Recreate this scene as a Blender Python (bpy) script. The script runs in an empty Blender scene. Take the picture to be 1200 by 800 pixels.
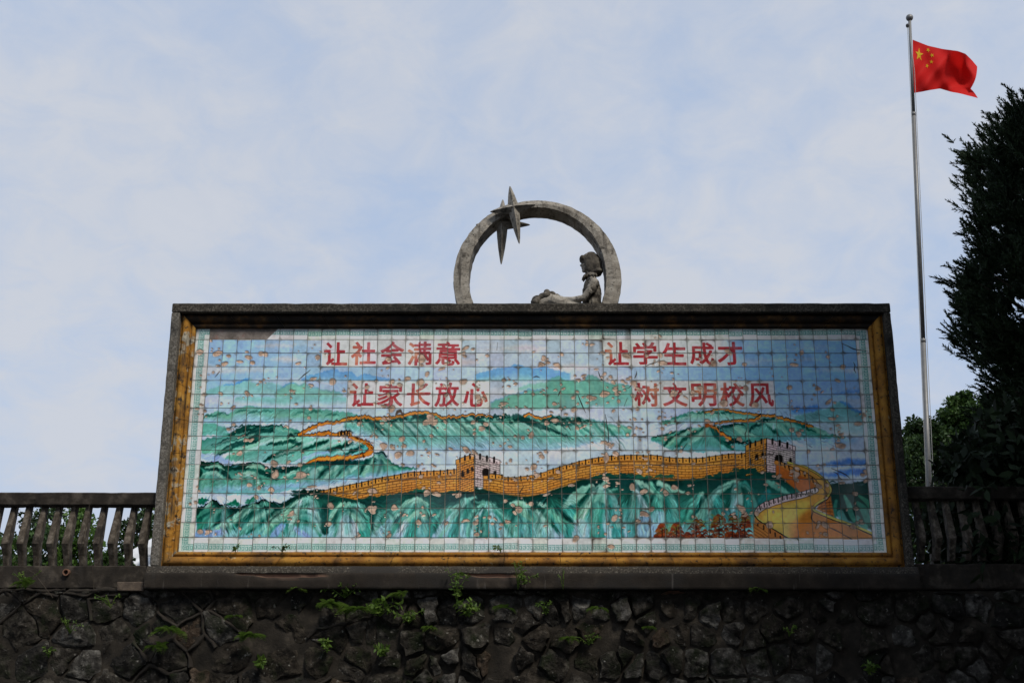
import bpy, bmesh, math, random
import numpy as np
from mathutils import Vector, Matrix, noise as mnoise

R = math.radians
scene = bpy.context.scene
COL = scene.collection
CAMX, CAMY, CAMZ = 3.4975, -12.377, -1.4423      # the eye, 1.6 m above the lower ground
PITCH, YAW, FPX = 0.290642, 0.005429, 1400.0
ROLL = 0.0016
# ---------------------------------------------------------------- camera, sky, sun, exposure
cam_d = bpy.data.cameras.new('camera'); cam = bpy.data.objects.new('camera', cam_d); COL.objects.link(cam)
cam_d.sensor_width = 36.0; cam_d.lens = 36.0 * FPX / 1200.0; cam_d.clip_start = 0.1; cam_d.clip_end = 3000
cam.matrix_world = Matrix.Translation((CAMX, CAMY, CAMZ)) @ Matrix.Rotation(YAW, 4, 'Z') @ Matrix.Rotation(math.pi / 2 + PITCH, 4, 'X') @ Matrix.Rotation(ROLL, 4, 'Z')
scene.camera = cam
SUN_EL, SUN_AZ = R(50), R(146)                   # azimuth clockwise from +Y: behind the camera, to its right
world = bpy.data.worlds.new('World'); scene.world = world; world.use_nodes = True
nt = world.node_tree; nt.nodes.clear()
def N(tree, typ, **kw):
    n = tree.nodes.new(typ)
    for k, v in kw.items():
        if k.startswith('i_'):
            key = k[2:]; key = int(key) if key.isdigit() else key.replace('_', ' ')
            n.inputs[key].default_value = v
        else: setattr(n, k, v)
    return n
out = N(nt, 'ShaderNodeOutputWorld')
sky = N(nt, 'ShaderNodeTexSky', sky_type='NISHITA'); sky.sun_disc = False
sky.sun_elevation = SUN_EL; sky.sun_rotation = SUN_AZ; sky.air_density = 1.0; sky.dust_density = 0.6
bg_sky = N(nt, 'ShaderNodeBackground', i_Strength=0.15); nt.links.new(sky.outputs[0], bg_sky.inputs[0])
bg_cl = N(nt, 'ShaderNodeBackground', i_Strength=0.78); bg_cl.inputs[0].default_value = (0.86, 0.91, 1.0, 1)
tc = N(nt, 'ShaderNodeTexCoord'); sep = N(nt, 'ShaderNodeSeparateXYZ'); nt.links.new(tc.outputs['Generated'], sep.inputs[0])
zc = N(nt, 'ShaderNodeMath', operation='MAXIMUM', i_1=0.0); nt.links.new(sep.outputs[2], zc.inputs[0])
zc2 = N(nt, 'ShaderNodeMath', operation='ADD', i_1=0.45); nt.links.new(zc.outputs[0], zc2.inputs[0])
dx = N(nt, 'ShaderNodeMath', operation='DIVIDE'); dy = N(nt, 'ShaderNodeMath', operation='DIVIDE')
nt.links.new(sep.outputs[0], dx.inputs[0]); nt.links.new(zc2.outputs[0], dx.inputs[1])
nt.links.new(sep.outputs[1], dy.inputs[0]); nt.links.new(zc2.outputs[0], dy.inputs[1])
cmb = N(nt, 'ShaderNodeCombineXYZ'); nt.links.new(dx.outputs[0], cmb.inputs[0]); nt.links.new(dy.outputs[0], cmb.inputs[1])
mpc = N(nt, 'ShaderNodeMapping'); mpc.inputs['Location'].default_value = (3.1, 1.7, 0); nt.links.new(cmb.outputs[0], mpc.inputs[0]); cmb = mpc
n1 = N(nt, 'ShaderNodeTexNoise', i_Scale=2.2, i_Detail=7.0, i_Roughness=0.55, i_Distortion=0.4); nt.links.new(cmb.outputs[0], n1.inputs['Vector'])
n2 = N(nt, 'ShaderNodeTexNoise', i_Scale=15.0, i_Detail=7.0, i_Roughness=0.62, i_Distortion=0.5); nt.links.new(cmb.outputs[0], n2.inputs['Vector'])
mixn = N(nt, 'ShaderNodeMath', operation='MULTIPLY_ADD', i_1=0.4); nt.links.new(n2.outputs[0], mixn.inputs[0])
n1s = N(nt, 'ShaderNodeMath', operation='MULTIPLY', i_1=0.6); nt.links.new(n1.outputs[0], n1s.inputs[0]); nt.links.new(n1s.outputs[0], mixn.inputs[2])
mr = N(nt, 'ShaderNodeMapRange', i_1=0.36, i_2=0.58, i_3=0.84, i_4=0.98); nt.links.new(mixn.outputs[0], mr.inputs[0])
hz = N(nt, 'ShaderNodeMapRange', i_1=0.1, i_2=0.5, i_3=1.0, i_4=0.3); nt.links.new(zc.outputs[0], hz.inputs[0])      # cloud closes up towards the horizon
fmax = N(nt, 'ShaderNodeMath', operation='MAXIMUM'); nt.links.new(mr.outputs[0], fmax.inputs[0]); nt.links.new(hz.outputs[0], fmax.inputs[1])
mp0 = N(nt, 'ShaderNodeMapping'); mp0.inputs['Location'].default_value = (2.3, 0.4, 0); nt.links.new(cmb.outputs[0], mp0.inputs[0])
n3 = N(nt, 'ShaderNodeTexNoise', i_Scale=0.9, i_Detail=3.0, i_Roughness=0.5); nt.links.new(mp0.outputs[0], n3.inputs['Vector'])
cr = N(nt, 'ShaderNodeValToRGB'); cr.color_ramp.elements[0].position = 0.43; cr.color_ramp.elements[0].color = (0.59, 0.73, 0.98, 1)
cr.color_ramp.elements[1].position = 0.57; cr.color_ramp.elements[1].color = (0.77, 0.815, 0.91, 1)
av = N(nt, 'ShaderNodeMath', operation='MULTIPLY_ADD', i_1=0.55); nt.links.new(mixn.outputs[0], av.inputs[0]); n3s = N(nt, 'ShaderNodeMath', operation='MULTIPLY', i_1=0.45); nt.links.new(n3.outputs[0], n3s.inputs[0]); nt.links.new(n3s.outputs[0], av.inputs[2])
nt.links.new(av.outputs[0], cr.inputs[0]); nt.links.new(cr.outputs[0], bg_cl.inputs[0])
mixs = N(nt, 'ShaderNodeMixShader'); nt.links.new(fmax.outputs[0], mixs.inputs[0]); nt.links.new(bg_sky.outputs[0], mixs.inputs[1]); nt.links.new(bg_cl.outputs[0], mixs.inputs[2])
nt.links.new(mixs.outputs[0], out.inputs[0])
sun_d = bpy.data.lights.new('sun', 'SUN'); sun_d.energy = 2.75; sun_d.angle = R(14); sun_d.color = (1.0, 0.95, 0.87)
sun = bpy.data.objects.new('sun', sun_d); COL.objects.link(sun)
sdir = Vector((math.sin(SUN_AZ) * math.cos(SUN_EL), math.cos(SUN_AZ) * math.cos(SUN_EL), math.sin(SUN_EL)))
sun.rotation_euler = sdir.to_track_quat('Z', 'Y').to_euler(); sun.location = (0, -20, 30)
scene.view_settings.view_transform = 'Standard'; scene.view_settings.look = 'None'
scene.view_settings.exposure = 0.0; scene.view_settings.gamma = 1.0; scene.view_settings.use_curve_mapping = False
scene.render.engine = 'CYCLES'; scene.cycles.max_bounces = 6; scene.cycles.use_denoising = True

# ---------------------------------------------------------------- mural painting (computed, no files)
S = 0.152                      # tile pitch
NC, NR = 48, 16                # columns, rows (row 0 is a cut row of 0.82 tile, last column 0.9)
MW, MH = 47.9 * S, 15.82 * S
KP = 40                        # painting pixels per tile
PWID, PHEI = int(47.9 * KP), int(15.82 * KP)

def ray(px, py):
    a, b = np.asarray(px, float) - 600.0, np.asarray(py, float) - 400.0
    a, b = math.cos(ROLL) * a + math.sin(ROLL) * b, -math.sin(ROLL) * a + math.cos(ROLL) * b
    x, d, u = a / FPX, np.ones_like(a), -b / FPX
    y = math.cos(PITCH) * d - math.sin(PITCH) * u
    z = math.sin(PITCH) * d + math.cos(PITCH) * u
    c, s = math.cos(YAW), math.sin(YAW)
    return c * x - s * y, s * x + c * y, z

def at(px, py, Y):
    x, y, z = ray(px, py)
    t = (Y - CAMY) / y
    return CAMX + t * x, Y + 0 * t, CAMZ + t * z

def paint_mural(glyphs):
    rng = np.random.default_rng(7)
    W, H = PWID, PHEI
    SC = KP / 16.6             # painting px per sketch unit
    C = np.zeros((H, W, 3), np.float32)
    yy, xx = np.mgrid[0:H, 0:W].astype(np.float32)

    def T(pts):
        p = np.array(pts, float).reshape(-1, 2)
        X, _, Z = at(p[:, 0], p[:, 1], 0.0)
        return np.stack([X / S * KP, (15.82 - Z / S - 0.82 + 0.82) * KP], 1)

    def blur(a, r):
        r = int(round(r))
        if r < 1: return a
        for ax in (0, 1):
            for _ in range(2):
                p = [(0, 0)] * a.ndim; p[ax] = (r + 1, r)
                c = np.cumsum(np.pad(a, p, mode='edge'), axis=ax)
                n = 2 * r + 1
                hi = [slice(None)] * a.ndim; lo = [slice(None)] * a.ndim
                hi[ax] = slice(n, None); lo[ax] = slice(0, -n)
                a = (c[tuple(hi)] - c[tuple(lo)]) / n
        return a

    def fnoise(cx, cy, seed, octv=3):
        r = np.random.default_rng(seed); out = np.zeros((H, W), np.float32); amp = 1; tot = 0
        for o in range(octv):
            gx, gy = max(2, int(W / cx * 2 ** o)), max(2, int(H / cy * 2 ** o))
            g = r.random((gy + 2, gx + 2)).astype(np.float32)
            fx, fy = xx[0] / W * gx, yy[:, 0] / H * gy
            ix, iy = fx.astype(int), fy.astype(int)
            tx, ty = fx - ix, fy - iy
            tx, ty = tx * tx * (3 - 2 * tx), (ty * ty * (3 - 2 * ty))[:, None]
            a = g[iy][:, ix] * (1 - tx) + g[iy][:, ix + 1] * tx
            b = g[iy + 1][:, ix] * (1 - tx) + g[iy + 1][:, ix + 1] * tx
            out += amp * (a * (1 - ty) + b * ty); tot += amp; amp *= 0.5
        return out / tot
    bristle = fnoise(14, 14, 3, 3)
    softn = fnoise(120, 60, 4, 3)

    def smooth(p, n=8):
        p = np.asarray(p, float)
        if len(p) < 3: return p
        q = np.vstack([2 * p[0] - p[1], p, 2 * p[-1] - p[-2]])
        out = []
        for i in range(len(p) - 1):
            a, b, c, d = q[i:i + 4]
            for t in np.linspace(0, 1, n, endpoint=False):
                out.append(0.5 * (2 * b + (c - a) * t + (2 * a - 5 * b + 4 * c - d) * t * t + (3 * b - a - 3 * c + d) * t ** 3))
        out.append(p[-1])
        return np.array(out)

    def blend(sl, m, col):
        m = m[..., None]
        C[sl] = C[sl] * (1 - m) + np.asarray(col, np.float32) * m

    def stroke(pts, w, col, a=1.0, soft=1.2, clip=None, br=0.35, fade=0.0, straight=False):
        p = T(pts); n = len(p)
        ws = np.interp(np.linspace(0, 1, n), np.linspace(0, 1, len(np.atleast_1d(w))), np.atleast_1d(w)) * SC * 0.5
        q = smooth(np.column_stack([p, ws]), 6) if n > 2 and not straight else np.column_stack([p, ws])
        pad = q[:, 2].max() + soft * 2 + 2
        x0, x1 = int(max(0, q[:, 0].min() - pad)), int(min(W, q[:, 0].max() + pad + 1))
        y0, y1 = int(max(0, q[:, 1].min() - pad)), int(min(H, q[:, 1].max() + pad + 1))
        if x1 <= x0 or y1 <= y0: return
        sl = (slice(y0, y1), slice(x0, x1)); X, Y = xx[sl], yy[sl]
        best = np.zeros(X.shape, np.float32); m = len(q)
        for i in range(m - 1):
            ax, ay, aw = q[i]; bx, by, bw = q[i + 1]
            dx, dy = bx - ax, by - ay; L = dx * dx + dy * dy + 1e-9
            t = np.clip(((X - ax) * dx + (Y - ay) * dy) / L, 0, 1)
            d = np.hypot(X - ax - t * dx, Y - ay - t * dy) - (aw + t * (bw - aw))
            cv = np.clip(0.5 - d / (2 * soft), 0, 1)
            if fade: cv = cv * (1 - fade * (i + t) / (m - 1))
            best = np.maximum(best, cv)
        best *= a * (1 - br + br * 2 * bristle[sl])
        if clip is not None: best *= clip[sl]
        blend(sl, np.clip(best, 0, 1), col)

    def mask(pts, soft=1.0, curve=False, canvas=False):
        p = np.array(pts, float) if canvas else T(pts)
        if curve: p = smooth(np.vstack([p, p[:1]]))
        x0, x1 = int(max(0, p[:, 0].min() - 3)), int(min(W, p[:, 0].max() + 4))
        y0, y1 = int(max(0, p[:, 1].min() - 3)), int(min(H, p[:, 1].max() + 4))
        M = np.zeros((H, W), np.float32)
        if x1 <= x0 or y1 <= y0: return M
        X, Y = xx[y0:y1, x0:x1], yy[y0:y1, x0:x1]
        ins = np.zeros(X.shape, bool)
        for (ax, ay), (bx, by) in zip(p, np.roll(p, -1, 0)):
            if ay == by: continue
            c = (ay > Y) != (by > Y)
            ins ^= c & (X < (bx - ax) * (Y - ay) / (by - ay) + ax)
        M[y0:y1, x0:x1] = ins
        return blur(M, soft) if soft >= 1 else M

    def fill(pts, col, a=1.0, soft=1.0, curve=False):
        blend((slice(None), slice(None)), mask(pts, soft, curve) * a, col)

    def gradfill(ridge, base, cols, a=1.0, soft=1.0, seed=0, wob=0.25):
        R, B = T(ridge), T(base)
        R, B = smooth(R), smooth(B)
        M = mask(np.vstack([R, B[::-1]]), soft, canvas=True)
        ry = np.interp(xx[0], R[:, 0], R[:, 1]); by = np.interp(xx[0], B[:, 0], B[:, 1])
        t = np.clip((yy - ry) / np.maximum(by - ry, 1) + (softn - 0.5) * wob * 2, 0, 1)
        ts = np.linspace(0, 1, len(cols)); cols = np.array(cols, float)
        for k in range(3):
            cc = np.interp(t, ts, cols[:, k])
            C[..., k] = C[..., k] * (1 - M * a) + cc * M * a
        return M

    # ---- sky and mist
    u = xx / W; v = yy / H
    left, mid, right = np.array([154, 184, 226.]), np.array([184, 198, 216.]), np.array([136, 174, 226.])
    s = np.interp(u, [0, 0.08, 0.42, 0.58, 0.8, 1], [0, 0, 1, 1, 0, 0])[..., None]
    base = np.where((u < 0.5)[..., None], left, right)
    C[:] = base * (1 - s) + mid * s
    pale = np.array([210, 219, 224.])
    C[:] = C + (pale - C) * np.clip((v - 0.22) * 2.2, 0, 0.75)[..., None]
    cl = np.clip((fnoise(330, 30, 11, 4) - 0.5) * 4, 0, 1) * np.clip(1 - abs(v - 0.2) * 3.5, 0, 1)
    C[:] = C + (np.array([214, 212, 210.]) - C) * (cl * 0.75)[..., None]
    lilac = np.clip((fnoise(240, 60, 12, 3) - 0.52) * 4, 0, 1) * np.clip((v - 0.45) * 4, 0, 1)
    C[:] = C + (np.array([150, 180, 222.]) - C) * (lilac * 0.6)[..., None]
    for x0, x1, y, w in ((318, 352, 421, 6), (300, 345, 405, 3), (500, 560, 425, 8), (590, 640, 408, 8), (640, 700, 430, 7)):
        stroke([(x0, y), ((x0 + x1) / 2, y - 1), (x1, y)], [1, w, 1], (216, 210, 204), 0.8, 6, br=.2)
    # ---- distant ranges
    GR, BL = (122, 186, 160), (98, 146, 216)
    def far(ridge, base, c0, c1, a=.9, edge=None):
        gradfill(ridge, base, [c0, c0, c1], a, 2)
        if edge: stroke(ridge, [1, 1.8, 1], edge, .55, 2.2)
    far([(240, 456), (252, 453), (262, 450), (272, 449), (281, 446), (290, 443), (300, 448), (312, 447), (322, 448), (332, 453), (340, 458)],
        [(240, 464), (290, 462), (340, 463)], (130, 190, 186), (150, 196, 196), .9)
    stroke([(262, 451), (272, 450), (281, 446), (290, 443.5)], [1.5, 3], (76, 130, 214), .75, 2)
    far([(322, 458), (330, 453), (337, 449), (343, 448), (350, 451), (357, 448), (366, 452), (374, 455), (386, 456), (402, 462)],
        [(322, 464), (402, 464)], GR, (140, 200, 178), .95, (80, 150, 150))
    stroke([(330, 453), (337, 449), (343, 448)], [1, 2], (84, 134, 214), .7, 2)
    far([(274, 466), (290, 463), (330, 464), (370, 462), (410, 466)], [(274, 474), (410, 474)], (128, 196, 178), (190, 205, 214), .9)
    far([(352, 443), (366, 439), (378, 436), (392, 432), (400, 436), (410, 435), (418, 440), (428, 438), (442, 441), (456, 444)],
        [(352, 446), (456, 446)], (112, 160, 218), (150, 190, 220), .9, (74, 130, 218))
    far([(556, 439), (575, 434), (590, 431), (597, 429), (604, 426.5), (612, 429), (626, 432), (640, 430), (652, 434), (668, 437)],
        [(556, 446), (668, 446)], (112, 162, 216), (150, 196, 206), .95, (66, 128, 214))
    far([(606, 453), (624, 449), (646, 447), (664, 450)], [(606, 458), (664, 458)], (128, 196, 160), (170, 205, 200), .8)
    far([(574, 470), (588, 465), (603, 461), (620, 457), (632, 456), (650, 461), (668, 460)], [(574, 478), (668, 478)], (106, 180, 150), (112, 186, 156), .95, (80, 130, 190))
    far([(640, 446), (648, 442), (655, 441), (662, 445), (680, 446), (686, 441), (690, 439), (698, 442), (706, 446), (718, 449), (732, 451), (744, 456)],
        [(640, 478), (690, 477), (744, 474)], (104, 176, 150), (128, 190, 172), .95, (70, 150, 134))
    for x in (648, 660, 675, 690, 704, 720):
        stroke([(x, 447), (x + 6, 458), (x + 14, 470)], [2, 5], (138, 196, 160), .4, 5)
    far([(926, 479), (935, 475), (942, 477), (952, 474), (962, 478)], [(926, 486), (962, 486)], (84, 130, 214), (140, 180, 214))
    far([(930, 487), (946, 483), (965, 479), (975, 474), (985, 469), (992, 472), (1002, 479), (1016, 484)],
        [(930, 495), (1016, 495)], (112, 176, 168), (150, 200, 192), .95)
    stroke([(985, 470), (992, 473), (1000, 479), (1010, 483)], [2, 5, 3], (66, 112, 200), .8, 2.5)
    stroke([(978, 462), (990, 459), (1006, 457)], [1, 4, 3], (60, 108, 204), .5, 4)
    far([(960, 497), (985, 494), (1016, 497)], [(960, 509), (1016, 509)], (168, 206, 196), (204, 214, 218), .8)
    for y, x0, x1 in ((541, 968, 1018), (553, 962, 1018)):
        stroke([(x0, y + 2), ((x0 + x1) / 2, y), (x1, y - 1)], [2, 8, 7], (76, 116, 204), .75, 5)
    stroke([(935, 512), (960, 516), (1000, 514)], [6, 10, 5], (130, 178, 214), .6, 8)

    D0, D1 = (14, 62, 54), (24, 88, 72)
    M1, M2 = (62, 140, 116), (92, 168, 144)
    L1, L2 = (136, 198, 168), (166, 212, 190)
    MIST = (176, 198, 218)
    def trees(x0, x1, y, h, n, col=D0, seed=1, a=.9):
        r = np.random.default_rng(seed)
        for _ in range(n):
            x = r.uniform(x0, x1); yy0 = y(x) if callable(y) else y
            yy0 += r.uniform(-h, h) * .5; l = r.uniform(2, 5)
            stroke([(x - l, yy0 + r.uniform(-1, 1.6)), (x, yy0 - r.uniform(0, 1.6)), (x + l, yy0 + r.uniform(-.6, 1.6))], [.6, r.uniform(1.5, 3), .5], col, a, 1.1)
    def lin(pts):
        p = np.array(pts, float)
        return lambda x: float(np.interp(x, p[:, 0], p[:, 1]))
    # ---- left middle hills
    gradfill([(236, 487), (250, 482), (257, 481), (264, 484), (276, 478), (290, 474), (302, 477), (316, 476), (330, 478), (348, 478), (366, 478), (386, 480), (406, 482), (424, 486)],
             [(236, 494), (300, 494), (360, 494), (424, 492)], [M2, (118, 188, 158), (148, 180, 214)], .97)
    for i, (x, y) in enumerate([(244, 486), (258, 483), (282, 480), (296, 482), (312, 481), (350, 483), (368, 481), (388, 484)]):
        stroke([(x - 8, y + 4), (x, y), (x + 9, y + 1)], [1, 3, 1], D1, .6, 1.6)
        stroke([(x + 2, y + 2), (x + 10, y + 6), (x + 18, y + 9)], [1, 3, 1], L1, .5, 2.5)
    gradfill([(234, 497), (244, 494), (256, 496), (266, 500)], [(234, 509), (266, 509)], [(86, 166, 140), (100, 176, 156)], .95, 2)
    gradfill([(236, 514), (250, 511), (262, 508), (272, 504), (279, 500), (286, 497), (294, 496), (304, 500), (312, 497), (322, 496), (336, 499), (350, 503), (362, 510)],
             [(234, 531), (290, 527), (362, 512)], [M1, M2, (110, 182, 150)], .97)
    stroke([(284, 498), (290, 497), (295, 496.5), (300, 499), (305, 500), (312, 498), (320, 496.5), (334, 498.5)], 1.0, (12, 30, 30), .9, .8)
    for p, w in (([(318, 502), (300, 505), (282, 510), (262, 517)], [5, 6, 2]), ([(300, 512), (280, 519), (262, 527), (247, 536)], [9, 7, 2]),
                 ([(278, 512), (262, 516), (247, 521)], [3, 4, 1]), ([(290, 499), (276, 504), (268, 509)], [5, 6, 2]), ([(330, 513), (310, 515), (296, 518)], [3, 5, 4])):
        stroke(p, w, D0, .85, 1.6); stroke([(x + 1, y + 2) for x, y in p], [w[0] * .4, 1], D1, .6, 2)
    trees(272, 322, 501, 7, 26, D0, 5); trees(338, 352, 509, 4, 8, D0, 6)
    for p in ([(282, 510), (268, 515), (250, 520)], [(296, 509), (280, 515)], [(322, 500), (334, 503), (348, 508)], [(270, 524), (254, 530)]):
        stroke(p, [3, 2], L1, .55, 2.2)
    # second diagonal ridge
    gradfill([(264, 534), (276, 527), (290, 521), (304, 515), (318, 512), (340, 511), (362, 512), (392, 514), (420, 517), (432, 521)],
             [(264, 537), (300, 541), (345, 542), (390, 533), (432, 529)], [L1, M2, (120, 184, 166)], .97)
    for p, w in (([(345, 514), (330, 517), (312, 521)], [3, 5, 2]), ([(352, 521), (334, 528), (318, 534), (308, 540)], [7, 6, 2]), ([(338, 515), (350, 519)], [4, 4]),
                 ([(382, 517), (370, 521), (352, 528)], [5, 5, 2]), ([(410, 519), (396, 523), (382, 528)], [6, 5, 2]), ([(424, 522), (412, 527), (402, 530)], [5, 4, 2])):
        stroke(p, w, D1, .85, 1.8); stroke(p, [w[0] * .5, 1], D0, .7, 1.5)
    for p in ([(376, 513), (362, 519), (340, 526), (322, 533)], [(398, 516), (384, 522), (368, 528)], [(330, 513), (312, 518), (296, 524), (280, 531)], [(416, 519), (404, 525), (392, 530)]):
        stroke(p, [2, 4, 2], L2, .6, 2.4)
    stroke([(235, 534), (252, 536), (270, 541)], [6, 8, 5], (142, 168, 218), .85, 4)
    stroke([(385, 529), (372, 531), (356, 536), (338, 542)], [2, 4, 4, 2], (150, 172, 218), .8, 2)
    # rounded lobes row
    gradfill([(232, 541), (244, 540), (252, 540), (262, 543), (272, 545), (286, 543), (296, 541), (306, 543), (315, 548), (330, 547), (345, 545), (362, 541), (380, 540), (400, 541), (424, 537), (436, 533), (446, 533), (456, 538), (470, 545), (490, 548)],
             [(232, 576), (290, 578), (340, 574), (400, 563), (450, 556), (490, 549)], [D1, M1, M2, (120, 184, 190)], .97, 1, wob=.2)
    stroke([(232, 540.5), (244, 540), (252, 540.5), (262, 543.5)], 1.2, (8, 24, 24), .9, .8)
    stroke([(278, 543.5), (288, 542), (298, 541.5), (307, 543.5), (315, 548)], 1.2, (8, 24, 24), .9, .8)
    for p, w in (([(236, 544), (246, 547), (256, 550)], [7, 8, 3]), ([(262, 547), (275, 546), (290, 546)], [5, 7, 5]), ([(262, 552), (268, 558), (272, 562)], [6, 4, 1]),
                 ([(318, 547), (332, 549), (346, 546)], [5, 8, 4]), ([(305, 552), (316, 556), (326, 561)], [5, 6, 2]), ([(233, 552), (236, 560)], [6, 4]), ([(372, 540), (392, 541), (418, 539)], [4, 6, 4])):
        stroke(p, w, D0, .9, 1.8)
    for p, w in (([(234, 561), (240, 555), (248, 553.5), (256, 555), (261, 560)], [2, 5, 5, 2]), ([(270, 563), (280, 556), (292, 552.5), (299, 556), (303, 564)], [2, 5, 5, 2]),
                 ([(240, 546), (254, 545), (262, 548)], [2, 4, 1]), ([(288, 546), (300, 545), (310, 549)], [2, 5, 2]), ([(348, 551), (338, 554), (328, 560)], [4, 4, 1]), ([(362, 548), (352, 556), (346, 566)], [4, 5, 2])):
        stroke(p, w, L1, .85, 1.8)
    for x in (246, 254, 284, 294, 303):
        stroke([(x - 2, 558), (x - 5, 566), (x - 8, 573)], [2, 3, 1], M1, .6, 2); stroke([(x + 1, 558), (x + 4, 566), (x + 6, 573)], [2, 3, 1], D1, .5, 2)
    for p, w in (([(376, 545), (368, 552), (358, 560)], [4, 5, 2]), ([(396, 546), (386, 553), (376, 561)], [3, 5, 2]), ([(418, 547), (408, 553), (400, 560)], [4, 5, 2]), ([(440, 535), (432, 541), (428, 551), (427, 558)], [5, 7, 3]), ([(446, 536), (456, 542), (466, 548)], [4, 4, 1])):
        stroke(p, w, L1, .8, 2)
    for p, w in (([(386, 545), (378, 551), (370, 560)], [3, 4, 1]), ([(408, 545), (400, 551), (392, 560)], [3, 4, 1]), ([(432, 538), (426, 545), (422, 556)], [4, 4, 1]), ([(446, 540), (444, 550), (440, 557)], [3, 3, 1]), ([(452, 534), (446, 531), (436, 531)], [2, 3, 1])):
        stroke(p, w, D0, .8, 1.8)
    trees(380, 440, 540, 4, 22, D0, 8)
    for x0, y0, x1 in ((240, 573, 300), (300, 571, 350), (345, 567, 400), (390, 563, 440), (430, 556, 480)):
        stroke([(x0, y0), ((x0 + x1) / 2, y0 - 1), (x1, y0 - 3)], [3, 7, 3], (146, 176, 218), .6, 5)
    # ---- upper wall and its slope
    def upper(x): return np.interp(x, [400, 425, 445, 470, 480, 492, 505, 522, 545, 572, 615, 634, 650, 680, 700, 735], [492, 487, 490, 487, 485, 482, 483, 488, 486, 487, 486, 488, 486.5, 489, 492, 500])
    xs = np.linspace(402, 738, 40)
    gradfill([(x, upper(x)) for x in xs], [(402, 503), (440, 516), (480, 526), (560, 527), (640, 526), (738, 512)], [M1, L1, M2, (130, 188, 176), (160, 188, 218)], .97, 1.5, wob=.15)
    r = np.random.default_rng(21)
    for x in np.arange(414, 706, 9.5):
        x += r.uniform(-3, 3); y = upper(x) + 2; dl = r.uniform(.8, 1.3)
        if x < 455: e = [(x, y), (x + 9, y + 9 * dl), (x + 18, y + 16 * dl)]
        else: e = [(x, y), (x + 13, y + 11 * dl), (x + 26, y + 24 * dl)]
        stroke(e, [r.uniform(2, 5), r.uniform(3, 6), 1.5], L2 if r.random() < .5 else L1, .65, 2.6, fade=.5)
        e2 = [(a + 6, b + r.uniform(0, 2)) for a, b in e]
        stroke(e2, [r.uniform(1.5, 4), 2.5, .6], D1 if r.random() < .6 else M1, .75, 2, fade=.6)
    for x0, x1, dy, n in ((408, 424, 4, 8), (425, 446, 3, 14), (455, 475, 4, 12), (482, 500, 5, 14), (512, 545, 3, 16), (552, 572, 3, 12), (574, 600, 2, 18), (596, 640, 6, 26), (640, 690, 4, 26)):
        trees(x0, x1, lambda x: upper(x) + dy, 4, n, D0, int(x0), .85)
    for p, w in (([(485, 486), (498, 492), (512, 505)], [5, 5, 1]), ([(552, 488), (566, 496), (580, 508)], [4, 5, 1]), ([(604, 487), (618, 494), (640, 500), (655, 507)], [8, 7, 4, 1]), ([(630, 500), (655, 506), (672, 512)], [1.4, 2, 1]), ([(640, 491), (660, 496), (690, 493)], [3, 4, 2]), ([(430, 492), (440, 499), (450, 510)], [3, 4, 1])):
        stroke(p, w, D0, .75, 1.8)
    OR, ORL, BK = (208, 140, 58), (222, 160, 78), (22, 18, 16)
    def band(pts, w, out=.9):
        stroke(pts, [a + 1.4 for a in np.atleast_1d(w)], BK, .85, .8, br=.1); 
        stroke([(x, y + .4) for x, y in pts], w, OR, 1, .7, br=.15)
    band([(614, 487), (620, 484.6), (628, 486.8), (635, 488), (646, 487)], [2, 2.2, 1.5])
    band([(576, 487), (557, 485.5), (545, 486.5), (522, 488), (512, 485), (502, 482.5), (492, 482), (480, 484.5), (470, 487), (455, 488.5), (445, 489.5), (435, 488.5), (425, 487.2), (415, 487.8), (405, 490.5), (394, 493), (384, 495), (370, 497.4), (360, 501), (353, 505), (350, 507.5), (356, 509), (368, 508), (382, 507), (397, 508.5)],
         [1.5, 2.2, 3, 3, 3.2, 3, 3.4, 3.4, 4, 4])
    band([(409, 511), (420, 514.5), (429, 518.5), (433.5, 523), (432.5, 527), (426, 531), (415, 533.5)], [3.5, 4.5, 5, 4])
    fill([(353, 543), (362, 538.5), (375, 534), (390, 532), (412, 531), (424, 530), (426, 534), (412, 537), (396, 538), (378, 539.5), (362, 541.5)], BK, .8, 1)
    fill([(355, 542.3), (364, 538.6), (376, 534.7), (390, 532.8), (412, 531.8), (423, 531), (424, 533.6), (412, 536), (396, 537.2), (378, 538.6), (362, 541)], OR, 1, 1)
    stroke([(464, 484), (468, 481.5), (472, 484)], [3, 4, 3], (70, 50, 30), .9, 1)
    fill([(395, 511), (396, 504.5), (400, 503), (411, 503), (413, 506), (411, 511)], BK, .9, 1)
    for x in (397.5, 401, 404.5, 408, 410.5):
        stroke([(x, 505.5), (x, 509.5)], 1.6, ORL, .95, .7)
    stroke([(414, 512), (424, 515), (432, 520), (435.5, 525)], .7, BK, .9, .6); stroke([(350, 508), (357, 510.5), (372, 510), (390, 510)], .7, BK, .7, .6)
    # ---- right middle hills
    gradfill([(772, 495), (780, 492), (790, 489.5), (804, 484), (820, 481), (846, 479), (862, 481), (880, 485), (896, 488), (910, 492)],
             [(772, 496), (820, 494), (870, 492), (910, 494)], [M2, L1, (140, 196, 190)], .97)
    trees(776, 812, lin([(776, 494), (812, 483)]), 2, 16, M1, 31); trees(818, 860, 483, 3, 12, D1, 32)
    gradfill([(762, 513), (776, 508), (790, 503.5), (805, 501.5), (820, 499), (830, 498), (840, 499), (864, 495.5), (880, 494), (894, 492), (905, 488), (920, 490), (934, 494), (947, 498), (960, 501), (974, 507), (990, 511)],
             [(762, 517), (800, 528), (880, 526), (930, 514), (990, 512)], [M1, M2, (78, 160, 138), (110, 178, 176)], .97)
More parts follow.
